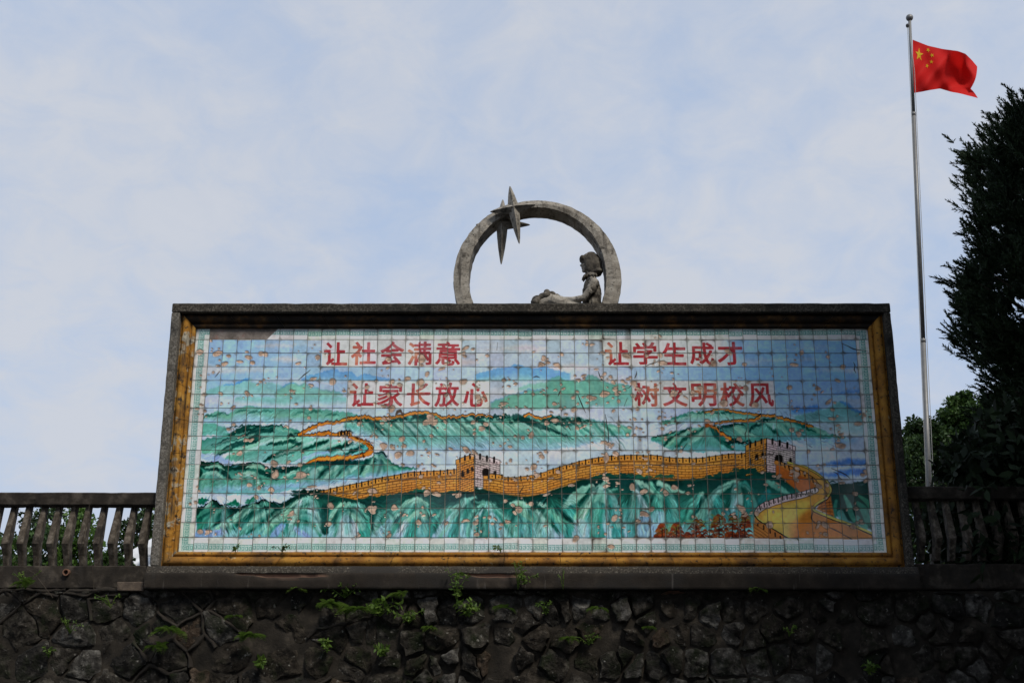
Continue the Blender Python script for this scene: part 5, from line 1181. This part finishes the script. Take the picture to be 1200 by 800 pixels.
for k in range(12):
    a = -2.2 + k * .4; p0 = GP(890, 560) + Vector((-.052 * math.cos(a), .06 * math.sin(a), 0)); p1 = GP(889, 584) + Vector((-.1 * math.cos(a), .125 * math.sin(a), -.012)); d_.tube([p0, p0.lerp(p1, .6) + Vector((0, 0, .012)), p1], [.014, .014, .01], 7)
remeshed('dress', d_, M['stone_dark'], girl, .0075, 2)
# fabric of the skirt gathered over knees and feet
k_ = MB(); kr = random.Random(4)
for i in range(26):
    f = kr.random(); p_ = GP(585 + f * 130, 712 - 40 * math.sin(f * 2.6), .12 + kr.uniform(-.13, .13)); k_.ball(p_, (kr.uniform(.03, .055), kr.uniform(.03, .05), kr.uniform(.03, .05)))
k_.ball(GP(650, 655, .1), (.036, .05, .03)); k_.ball(GP(655, 668, .08), (.045, .07, .04)); k_.ball(GP(600, 700, .12), (.07, .12, .045))
remeshed('skirt', k_, M['stone_dark'], girl, .011, 2)

# ---------------------------------------------------------------- flagpole and flag
PY = 6.0
pt, pb = Vector(at(1066, 24, PY)), Vector(at(1090.5, 600, PY)); dirp = (pt - pb).normalized(); base = pb - dirp * ((pb.z - TZ) / dirp.z)
pole = empty('flagpole', base, 'tall slender steel flagpole with ball finial standing right of the mural', 'flagpole')
Lp = (pt - base).length
at_p = lambda f: base + (pt - base) * f
for f0, f1, r0, r1 in ((0, .42, .039, .039), (.42, .82, .034, .034), (.82, 1, .028, .026)):
    mb = MB(); mb.tube([at_p(f0), at_p(f1)], [r0, r1], 16); mb.build('pole_section', M['steel'], pole, True)
for f, r_ in ((.42, .0415), (.82, .0365)):
    mb = MB(); mb.tube([at_p(f) - dirp * .03, at_p(f) + dirp * .03], r_, 16); mb.build('collar', M['steel'], pole, True)
mb = MB(); mb.ball(pt + dirp * .05, .062, 16, 12); mb.build('finial', M['steel'], pole, True)
mb = MB(); mb.ball(pt + Vector((-.055, -.02, -.12)), (.03, .03, .04), 10, 8); mb.build('pulley', M['black_plastic'], pole, True)
mb = MB(); mb.tube([pt + Vector((-.06, -.03, -.13)), at_p(.8) + Vector((-.046, -.03, 0)), at_p(.15) + Vector((-.062, -.03, 0))], .005, 5); mb.tube([pt + Vector((-.04, -.03, -.13)), at_p(.9) + Vector((.03, -.05, 0)), at_p(.15) + Vector((.05, -.05, 0))], .005, 5); mb.build('halyard', M['rope'], pole)
fz = lambda x, y: (1040 + x / 4, y / 4)
topc = [(118, 187), (190, 215), (260, 231), (330, 240), (366, 253), (398, 285), (421, 313)]
botc = [(122, 437), (160, 431), (200, 423), (246, 416), (300, 432), (345, 442), (372, 443)]
def poly_at(c, f):
    c = np.array(c, float); d = np.concatenate([[0], np.cumsum(np.hypot(*np.diff(c, axis=0).T))]); d /= d[-1]
    return np.interp(f, d, c[:, 0]), np.interp(f, d, c[:, 1])
def flag_pt(a, b):
    a_ = a; a = .8 * a ** 1.22 + .2 * a * a
    tx, ty = poly_at(topc, a); bx, by = poly_at(botc, a)
    x = tx + (bx - tx) * b; y = ty + (by - ty) * b
    x += 22 * max(0, a - .75) * 4 * math.sin(math.pi * b) * .6
    if a > .72 and b > .8: k = (a - .72) / .28 * (b - .8) / .2; x += 52 * k; y += 18 * k * k
    Yd = PY + .02 + ((.2 * math.sin(a * 8.5 + b * 2.9) + .07 * math.sin(a * 13 - b * 7 + 2)) * a ** .6 + .1 * math.sin(a * 5 - b * 5.5 + 1) * a + .035 * math.sin(a * 17 + b * 9))
    return Vector(at(*fz(x, y), Yd))
nu, nv = 44, 30
flag = empty('flag', flag_pt(0, .5), 'red flag with five yellow stars flying from the flagpole', 'flag')
V = [flag_pt(i / (nu - 1), j / (nv - 1)) for j in range(nv) for i in range(nu)]
add('flag_cloth', V, grid_faces(nu, nv), M['flag_red'], flag, True)
def flag_star(cx, cy, r, rot):
    V, F = [], []
    for side in (-1, 1):
        o = len(V); P_ = [(0., 0.)]
        for k in range(10): rr = r if k % 2 == 0 else r * .382; P_.append((rr * math.sin(rot + k * math.pi / 5), -rr * math.cos(rot + k * math.pi / 5)))
        for x, y in P_:
            a, b = (cx + x) / 30, (cy + y) / 20; p_ = flag_pt(a, b); du = flag_pt(a + .01, b) - p_; dv = flag_pt(a, b + .01) - p_; V.append(p_ + du.cross(dv).normalized() * .005 * side)
        for k in range(10): F.append((o, o + 1 + k, o + 1 + (k + 1) % 10))
    add('flag_star', V, F, M['flag_gold'], flag)
flag_star(5, 5, 2.7, 0)
for cx, cy in ((10, 2), (12, 4), (12, 7), (10, 9)): flag_star(cx, cy, 1.05, math.atan2(5 - cx, -(5 - cy)) )

# ---------------------------------------------------------------- foliage
def leaves(n, centers, radii, size, seed, flat=.3, upright=0.0, shape=4, shell=.0):
    """n leaf polygons spread round clump centres"""
    r_ = np.random.default_rng(seed); C_ = np.array(centers, float); Rr = np.array(radii, float); k = r_.integers(0, len(C_), n)
    g_ = r_.normal(0, 1, (n, 3)); g_ /= np.linalg.norm(g_, axis=1)[:, None]; rad = r_.random(n) ** (1 / 2.2)
    P_ = C_[k] + g_ * rad[:, None] * Rr[k]
    d = g_ * .7 + r_.normal(0, .6, (n, 3)) + np.array([0, 0, -.15 + upright]); d /= np.linalg.norm(d, axis=1)[:, None]
    s_ = np.cross(d, r_.normal(0, 1, (n, 3))); s_ /= np.linalg.norm(s_, axis=1)[:, None]
    L_ = size * r_.uniform(.6, 1.3, n)[:, None]; W_ = L_ * flat; nn = np.cross(d, s_)
    a = P_; b = P_ + d * L_ * .45 + s_ * W_ + nn * L_ * .06; c = P_ + d * L_ - nn * L_ * .1; e = P_ + d * L_ * .45 - s_ * W_ + nn * L_ * .06
    return np.stack([a, b, c, e], 1)
def clumps(n, c, rad, seed, lo=.35):
    r_ = np.random.default_rng(seed); g_ = r_.normal(0, 1, (n, 3)); g_ /= np.linalg.norm(g_, axis=1)[:, None]
    return np.array(c) + g_ * (lo + (1 - lo) * r_.random(n)[:, None] ** .6) * np.array(rad)
def limbs(mb, base, top, cl, r0, seed, n=9):
    r_ = random.Random(seed); base = Vector(base); top = Vector(top); mid = base.lerp(top, .5) + Vector((r_.uniform(-.1, .1), r_.uniform(-.1, .1), 0)) * (top - base).length * .3
    mb.tube([base, base.lerp(mid, .5), mid, top], [r0, r0 * .82, r0 * .62, r0 * .2], 9)
    for c in r_.sample(list(range(len(cl))), min(n, len(cl))):
        e = Vector(cl[c]); f = min(.95, max(.3, (e.z - base.z) / max(.1, top.z - base.z) - .25)); s_ = base.lerp(mid, f / .5) if f < .5 else mid.lerp(top, (f - .5) / .5)
        m_ = s_.lerp(e, .5) + Vector((0, 0, .12 * (e - s_).length)); mb.tube([s_, m_, e], [r0 * .34, r0 * .2, r0 * .06], 6)
def tree(name, label, base, crowns, ncl, nleaf, size, m, seed, cr=.28, flat=.32, r0=.12, group=None, cat='tree', nl=10):
    t_ = empty(name, base, label, cat, group); cl = np.vstack([clumps(ncl, c, rad, seed + i * 7) for i, (c, rad) in enumerate(crowns)])
    r_ = np.random.default_rng(seed); rr = np.array([min(c[1]) for c in crowns for _ in range(ncl)]) * cr * r_.uniform(.6, 1.4, len(cl))
    link('crown', quads_mesh('crown', leaves(nleaf, cl, rr[:, None] * np.array([1, 1, .75]), size, seed, flat), m), t_)
    mb = MB(); tp = max(crowns, key=lambda c: c[0][2])[0]; limbs(mb, base, tp, cl, r0, seed, nl); mb.build('trunk', M['bark'], t_, True); return t_
def P3(x, y, Y): return tuple(float(v) for v in at(x, y, Y))
# shrubs and small trees seen between the balusters on the left
for i, (x, y, Y, rx, rz, mt, nm, lb, cat) in enumerate((
    (24, 652, 7.0, .5, .5, 'leaf_mid', 'shrub', 'rounded green shrub at the far left behind the balusters', 'shrub'),
    (50, 636, 8.5, .5, .66, 'leaf_dark', 'shrub', 'tall dark green shrub behind the balusters, second from the left', 'shrub'),
    (88, 634, 8.0, .42, .66, 'leaf_bright', 'shrub', 'bright green leafy shrub in the middle behind the left balusters', 'shrub'),
    (126, 664, 7.2, .34, .24, 'leaf_mid', 'shrub', 'low green bush before the white parked vehicle', 'shrub'),
    (160, 634, 9.0, .36, .62, 'leaf_dark', 'small_tree', 'dark green small tree behind the balusters next to the mural', 'tree'),
    (190, 622, 9.4, .5, .7, 'leaf_mid', 'small_tree', 'green small tree half hidden behind the left edge of the mural', 'tree'))):
    c = P3(x, y, Y); lo = (c[0], c[1], c[2] - rz * .9)
    cr_ = [(c, (rx, rx, rz)), (lo, (rx * 1.05, rx, rz * .8))]
    tree(nm, lb, (c[0], Y, TZ), cr_, 26, 3600, .08, M[mt], 100 + i * 13, .34, .34, .05, None, cat, 12)
# broadleaf trees behind the pole on the right
tree('broadleaf_tree', 'pale green conical tree top behind the flagpole, farthest right background tree', P3(1128, 480, 18)[:2] + (TZ,), [(P3(1128, 505, 18), (.75, .75, .7)), (P3(1127, 482, 18), (.4, .4, .5)), (P3(1136, 560, 18), (1.3, 1.1, 1.2)), (P3(1110, 610, 18), (1.5, 1.2, 1.3))], 30, 26000, .1, M['leaf_mid'], 301, .42, .34, .16)
tree('broadleaf_tree', 'mid green broadleaf tree between the mural edge and the flagpole', P3(1082, 520, 16)[:2] + (TZ,), [(P3(1080, 520, 16), (.55, .55, .55)), (P3(1075, 570, 16), (.9, .8, 1.0)), (P3(1085, 625, 16), (1.1, .8, 1.0))], 30, 20000, .1, M['leaf_dark'], 331, .42, .34, .14)
# juniper: sprays of scale leaves along upswept branchlets
def juniper(name, label, base, prof_, nsp, seed, m, tw=46, lean=(0, 0)):
    r_ = np.random.default_rng(seed); t_ = empty(name, base, label, 'tree'); base = Vector(base); Q = []; mb = MB()
    z0, z1 = prof_[0][0], prof_[-1][0]; zs = [p[0] for p in prof_]; rs = [p[1] for p in prof_]
    tp = base + Vector((lean[0], lean[1], z1)); mb.tube([base, base.lerp(tp, .5), tp], [.13, .09, .02], 9)
    cl = []
    for k in range(nsp // 24):
        z = z0 + (z1 - z0) * r_.random() ** .85; rad = np.interp(z, zs, rs); a = r_.uniform(0, 2 * math.pi); q = rad * (.35 + .65 * r_.random() ** .5) * (1 + .08 * math.sin(3 * a + z * 2.3))
        f = z / z1; c = base + Vector((lean[0] * f + q * math.cos(a), lean[1] * f + q * math.sin(a), z)); cl.append((c, a, z))
        if k % 4 == 0:
            s_ = base.lerp(tp, max(.03, f - .12)); mb.tube([s_, s_.lerp(c, .55) - Vector((0, 0, .06)), c], [.03, .02, .006], 5)
    for k in range(nsp):
        c, a, z = cl[r_.integers(len(cl))]; f = z / z1
        o = np.array(c) + r_.normal(0, .105, 3); d = np.array([math.cos(a) * (1 - .45 * f), math.sin(a) * (1 - .45 * f), .55 + .5 * f]) + r_.normal(0, .38, 3); d /= np.linalg.norm(d)
        Ls = r_.uniform(.12, .3); tt = r_.random(tw); p_ = o + d * (tt * Ls)[:, None]
        dd = d * 1.15 + r_.normal(0, .42, (tw, 3)); dd /= np.linalg.norm(dd, axis=1)[:, None]; l_ = (.04 + .06 * (1 - tt)) * r_.uniform(.7, 1.3, tw)
        s_ = np.cross(dd, r_.normal(0, 1, (tw, 3))); s_ /= np.linalg.norm(s_, axis=1)[:, None]; w = .0058
        Q.append(np.stack([p_ - s_ * w, p_ + dd * l_[:, None] * .6 - s_ * w * 1.4, p_ + dd * l_[:, None], p_ + s_ * w], 1))
    link('crown', quads_mesh('crown', np.concatenate(Q), m), t_); mb.build('trunk', M['bark'], t_, True); return t_
juniper('juniper_tree', 'dark ragged juniper at the right edge reaching up to the flag', (10.75, 2.0, TZ), [(.1, 1.8), (.8, 2.0), (1.3, 1.85), (1.8, 1.45), (2.2, 1.1), (2.6, 1.1), (2.95, 1.38), (3.3, 1.58), (3.65, 1.65), (4.1, 1.5), (4.4, 1.25), (4.9, 1.3), (5.3, 1.38), (5.7, 1.25), (5.95, .8), (6.05, .5)], 15500, 7, M['juniper'], 44, (0, 0))
juniper('juniper_tree', 'second juniper behind, its feathery tip at the right frame edge', (12.4, 3.0, TZ), [(.5, 1.3), (2.5, 1.5), (4.3, 1.2), (5.3, .8), (5.95, .3)], 3600, 8, M['juniper'], 40)
# broad-leaved bush hanging over the right balustrade
def sprig(mb_q, base, tip, n, size, r_):
    base, tip = np.array(base), np.array(tip); ax = tip - base; L0 = np.linalg.norm(ax); ax /= L0
    for k in range(n):
        f = .2 + .8 * (k + .5) / n; p_ = base + ax * L0 * f + np.array([0, 0, -.12 * L0 * f * f]); s_ = np.cross(ax, r_.normal(0, 1, 3)); s_ /= np.linalg.norm(s_)
        d = ax * .45 + s_ * .9 + np.array([0, 0, -.35]); d /= np.linalg.norm(d); w = np.cross(d, r_.normal(0, 1, 3)); w /= np.linalg.norm(w); l_ = size * r_.uniform(.7, 1.2)
        nrm = np.cross(d, w)
        mb_q.append(np.stack([p_, p_ + d * l_ * .3 + w * l_ * .2, p_ + d * l_ * .65 + w * l_ * .17 - nrm * l_ * .04, p_ + d * l_ - nrm * l_ * .12, p_ + d * l_ * .65 - w * l_ * .17 - nrm * l_ * .04, p_ + d * l_ * .3 - w * l_ * .2]))
bush = empty('overhanging_bush', (9.0, .9, TZ), 'dark broad leaved bush spilling over the right balustrade below the juniper', 'shrub')
r_ = np.random.default_rng(77); Q = []; mb = MB()
for k in range(800):
    x = r_.uniform(8.05, 10.6); lim = np.interp(x, [8.05, 8.4, 9, 10.6], [1.15, 1.5, 1.9, 2.3]); z = r_.uniform(-.1, lim); y = r_.uniform(-.35, .9)
    tip = np.array([x, y, z]); bs = np.array([min(10.5, x + r_.uniform(.2, .7)), r_.uniform(.4, 1.2), max(TZ, z - r_.uniform(.0, .6))]); sprig(Q, bs, tip, 12, .15, r_)
    if k % 3 == 0: mb.tube([Vector((9.4 + r_.uniform(-.4, .6), .9, TZ)), Vector(bs) + Vector((0, 0, .1)), Vector(tip)], [.02, .012, .004], 5)
cc = np.array([(r_.uniform(8.45, 10.7), r_.uniform(.5, 1.7), r_.uniform(0, 1.75)) for _ in range(70)])
cc = cc[cc[:, 2] < np.interp(cc[:, 0], [8.4, 8.8, 9.4, 10.7], [.9, 1.3, 1.75, 2.0])]
link('inner_foliage', quads_mesh('inner_foliage', leaves(22000, cc, np.full((len(cc), 3), .34), .12, 78, .36), M['bush_leaf']), bush)
link('foliage', quads_mesh('foliage', Q, M['bush_leaf']), bush); mb.build('stems', M['bark'], bush)

# plants rooted in the wall
def fern(loc, size, n, seed, label, m='weed'):
    r_ = np.random.default_rng(seed); Q = []
    for k in range(n):
        a = r_.uniform(-1.25, 1.25); d = np.array([math.sin(a) * .9, -.55 - .2 * r_.random(), .25 + .5 * math.cos(a) * r_.random()]); L0 = size * r_.uniform(.6, 1.1); side = np.cross(d, [0, 0, 1.]); side /= np.linalg.norm(side)
        m_ = 13
        for j in range(1, m_):
            f = j / m_; p_ = np.array(loc) + d * L0 * f + np.array([0, 0, -.75 * L0 * f * f]); l_ = L0 * .34 * math.sin(math.pi * (f * .86 + .12)) * r_.uniform(.8, 1.15)
            for s_ in (-1, 1):
                dd = side * s_ + d * .45 + np.array([0, 0, -.25]); dd /= np.linalg.norm(dd); w = d * l_ * .2
                Q.append(np.stack([p_ - w * .6, p_ + dd * l_ * .5 - w * .9, p_ + dd * l_, p_ + dd * l_ * .5 + w * .9]))
    return tag(link('wall_fern', quads_mesh('wall_fern', Q, M[m])), label, 'fern', 'plants growing in the wall')
def weed(loc, height, n, seed, label, leaf=.05, spread=.5, m='weed', droop=0.0):
    r_ = np.random.default_rng(seed); t_ = empty('wall_weed', loc, label, 'weed', 'plants growing in the wall'); Q = []; mb = MB()
    for k in range(n):
        tip = np.array(loc) + np.array([r_.normal(0, spread) * height, -abs(r_.normal(0, .25)) * height - .03, height * r_.uniform(.5, 1.0) * (1 - droop)]); mid = (np.array(loc) + tip) / 2 + np.array([0, -.03, .03])
        mb.tube([loc, mid, tip], [.004, .003, .0015], 5, False); sprig(Q, loc, mid, 3, leaf, r_); sprig(Q, mid, tip, 6, leaf * .9, r_)
    link('leaves', quads_mesh('leaves', Q, M[m]), t_); mb.build('stem', M['weed'], t_); return t_
YW = -.12
for i, (x, y, sz, n, lb) in enumerate(((198, 738, .17, 9, 'fern clump on the stones below the left lower corner of the mural'), (186, 756, .14, 6, 'fern fronds just under the larger left clump'), (295, 745, .16, 8, 'fern tuft on the wall under the left part of the mural'), (277, 722, .1, 5, 'small fern high on the wall left of the large fern patch'), (388, 708, .17, 9, 'fern at the left end of the largest green patch on the wall'), (420, 714, .18, 9, 'fern in the middle of the largest green patch on the wall'), (470, 696, .13, 6, 'small fern right under the plinth, over the pale stone'), (590, 712, .12, 6, 'faint fern right of the tall weed under the mural'), (30, 682, .13, 6, 'fern tuft by the kerb at the far left'), (700, 712, .1, 5, 'dim grassy fern tuft under the middle of the mural'), (668, 748, .11, 5, 'dim fern tuft low on the wall near the small yellow flowers'), (888, 690, .1, 5, 'dark fern tuft under the plinth at the right'), (350, 690, .09, 4, 'tiny fern under the broken plinth edge at the left'), (505, 735, .1, 5, 'small fern low between the pale stone and the bushy weed'), (760, 735, .09, 4, 'dim small fern under the right lettering'))):
    fern(P3(x, y, YW - .03), sz * 1.45, n + 3, 400 + i, lb)
for i, (x, y, h, n, lf, sp, lb) in enumerate(((535, 703, .3, 5, .055, .16, 'tall upright weed growing in front of the plinth, centre left'), (546, 722, .16, 8, .06, .5, 'bushy weed right below the tall upright weed'), (445, 722, .16, 9, .07, .6, 'broad leaved weed at the right of the large green patch'), (383, 764, .12, 5, .055, .4, 'small lone weed low on the wall, left of centre'), (450, 768, .1, 5, .06, .5, 'small weed in a low joint under the green patch'), (607, 690, .26, 3, .04, .12, 'thin weed climbing the plinth at the centre of the mural'), (660, 690, .22, 2, .018, .08, 'wispy grass stalk against the plinth right of centre'), (615, 685, .15, 3, .05, .3, 'low weed sprouting from the broken plinth edge'), (30, 690, .16, 6, .03, .7, 'straggly weed on the kerb at the far left'), (82, 742, .14, 4, .03, .4, 'thin weed hanging in the wall gap at the left'), (1018, 790, .1, 5, .05, .5, 'little star shaped weed at the lower right of the wall'), (57, 770, .1, 4, .03, .5, 'tiny weed among the stones at the lower left'), (305, 782, .08, 3, .07, .6, 'single leafy sprout at the lower left of centre'), (404, 700, .14, 7, .045, .7, 'leafy weed over the left end of the large green patch'), (480, 730, .12, 6, .05, .6, 'small leafy weed right of the broad leaved weed'), (640, 720, .12, 4, .035, .5, 'sparse weed below the wispy grass stalk'), (690, 755, .12, 5, .025, .7, 'weed with tiny leaves low on the wall right of centre'), (925, 745, .1, 4, .03, .6, 'dim sparse weed on the dark right part of the wall'), (130, 712, .12, 4, .03, .5, 'thin weed under the brick at the left'))):
    weed(P3(x, y, YW - (.1 if 'plinth' in lb else .0)), h * 1.15, n + 2, 500 + i, lb, lf, sp)
for i, (x, lb) in enumerate(((276, 'tiny sprout on the ochre sill at the left'), (331, 'dark tuft of moss and leaves on the ochre sill'), (587, 'tiny green sprout on the ochre sill near the centre'))):
    p_ = P3(x, 645, -.06); weed((p_[0], p_[1], -.005), .07, 4, 540 + i, lb, .035, .6, 'weed' if i != 1 else 'leaf_dark')
# dry stalks by the left kerb
for i, (x0, y0, x1, y1, lb) in enumerate(((62, 700, 12, 655, 'thin dry stalk leaning left across the left kerb'), (110, 690, 100, 640, 'thin dry twig standing by the kerb near the mural'), (92, 650, 105, 590, 'thin green stalk rising between the left balusters'))):
    a, b_ = Vector(P3(x0, y0, -.14)), Vector(P3(x1, y1, -.16)); mb = MB(); m_ = (a + b_) / 2 + Vector((.03, -.02, .05)); mb.tube([a, a.lerp(m_, .6), m_, m_.lerp(b_, .6), b_], [.004, .0035, .003, .0025, .0015], 5)
    mb.tube([m_, m_ + Vector((.06, -.02, .07))], [.002, .001], 4); tag(mb.build('dry_stalk', M['bark']), lb, 'stalk', 'stalks by the left kerb')

# ---------------------------------------------------------------- white cars on the terrace
def car(loc, rz, label):
    t_ = empty('parked_car', loc, label, 'car', 'white cars behind the left balustrade'); t_.rotation_euler = (0, 0, rz)
    def ln(name, V, F, m, par=t_, smooth=False):
        o = bpy.data.objects.new(name, make_mesh(name, V, F, m, smooth)); COL.objects.link(o); o.parent = par; return o
    # stations along x (length 4.4): lower body half width, deck height
    st = [(-2.2, .62, .45, .78), (-2.1, .8, .3, .86), (-1.6, .87, .24, .93), (-.9, .89, .22, .95), (0, .89, .22, .95), (.9, .89, .22, .93), (1.5, .87, .24, .88), (2.0, .8, .3, .78), (2.2, .6, .42, .66)]
    V, F = [], []
    for x, hw, zb, zt in st:
        V += [(x, -hw * .92, zb), (x, -hw, zb + .2), (x, -hw, zt - .12), (x, -hw * .9, zt), (x, hw * .9, zt), (x, hw, zt - .12), (x, hw, zb + .2), (x, hw * .92, zb)]
    for i in range(len(st) - 1):
        for k in range(8): F.append((i * 8 + k, i * 8 + (k + 1) % 8, (i + 1) * 8 + (k + 1) % 8, (i + 1) * 8 + k))
    F += [tuple(range(8)), tuple(range((len(st) - 1) * 8, len(st) * 8))[::-1]]
    ln('body', V, F, M['white_car'], smooth=True)
    cab = [(-1.75, .78, .93, .93), (-1.2, .7, .93, 1.36), (-.7, .68, .93, 1.45), (.1, .67, .93, 1.46), (.6, .68, .93, 1.38), (1.35, .76, .93, .91)]
    V, F = [], []
    for x, hw, z0_, z1_ in cab: V += [(x, -.8, z0_ - .02), (x, -hw, z1_), (x, -hw * .8, z1_ + .03), (x, hw * .8, z1_ + .03), (x, hw, z1_), (x, .8, z0_ - .02)]
    for i in range(len(cab) - 1):
        for k in range(5): F.append((i * 6 + k, i * 6 + k + 1, (i + 1) * 6 + k + 1, (i + 1) * 6 + k))
    ln('roof', V, F, M['white_car'], smooth=True)
    def lerp(a, b, f): return tuple(a[i] + (b[i] - a[i]) * f for i in range(3))
    for s_ in (-1, 1):
        for x0, x1, h0, h1 in ((-1.25, -.35, 1.27, 1.37), (-.28, .55, 1.38, 1.31)):
            V = [(x0 - (.14 if x0 < -1 else 0), s_ * .815, .98), (x1 + (.28 if x1 > 0 else 0), s_ * .815, .98), (x1, s_ * .725, h1), (x0, s_ * .725, h0)]; ln('side_window', V, [(0, 1, 2, 3)], M['glass'])
        for x in (-1.35, 1.4):
            mb = MB(); mb.tube([(x, s_ * .72, .32), (x, s_ * .9, .32)], .32, 20); w = ln('wheel', mb.V, mb.F, M['tyre']); mb = MB(); mb.tube([(x, s_ * .9, .32), (x, s_ * .912, .32)], .19, 16); ln('rim', mb.V, mb.F, M['rim'], w)
        mb = MB(); mb.box(2.02, 2.16, s_ * .7 - .16, s_ * .7 + .06, .58, .7); ln('headlight', mb.V, mb.F, M['lamp_clear']); mb = MB(); mb.box(-2.2, -2.06, s_ * .7 - .1, s_ * .7 + .1, .68, .82); ln('tail_light', mb.V, mb.F, M['lamp_red'])
        mb = MB(); mb.box(.62, .78, s_ * .98 - .1, s_ * .98 + .08, .95, 1.07); ln('wing_mirror', mb.V, mb.F, M['white_car'])
    ln('windscreen', [(1.28, -.68, .96), (1.28, .68, .96), (.64, .56, 1.41), (.64, -.56, 1.41)], [(0, 1, 2, 3)], M['glass'])
    ln('rear_window', [(-1.72, -.66, .99), (-1.72, .66, .99), (-1.24, .56, 1.38), (-1.24, -.56, 1.38)], [(0, 1, 2, 3)], M['glass'])
    return t_
car((-6.35, 12.3, TZ), R(82), 'white car at the far left behind the shrubs, only its roof showing')
car((-1.75, 8.3, TZ + .02), R(171), 'white car by the mural edge seen between the balusters through leaves')
# ---------------------------------------------------------------- trees of the street side, beside and behind the viewer
def big_tree(x, y, h, rad, seed, label, nleaf=26000, base_z=GZ, size=.3):
    c = (x, y, base_z + h * .66)
    tree('street_tree', label, (x, y, base_z), [(c, (rad, rad, h * .3)), ((x + rad * .2, y - rad * .2, base_z + h * .82), (rad * .65, rad * .65, h * .17))], 60, nleaf, size, M['leaf_dark'], seed, .3, .42, .3, 'trees on the street side', 'tree', 24)
big_tree(13.6, -5.2, 15, 4.9, 901, 'large street tree right of the mural wall, shading its right end', 90000, size=.24)
big_tree(12.5, -13.5, 15, 5.6, 902, 'large street tree far right on the street side', 60000)
big_tree(6.5, -20.5, 13, 5.6, 903, 'tall street tree across the road to the right', 50000)
big_tree(-4.5, -22, 12, 5.2, 904, 'tall street tree across the road to the left', 50000)
big_tree(12.5, -2.5, 7.0, 2.6, 905, 'smaller unseen tree added to shade the right end of the stone wall', 40000, size=.18)  # out of view, added to keep sky light off the right of the wall
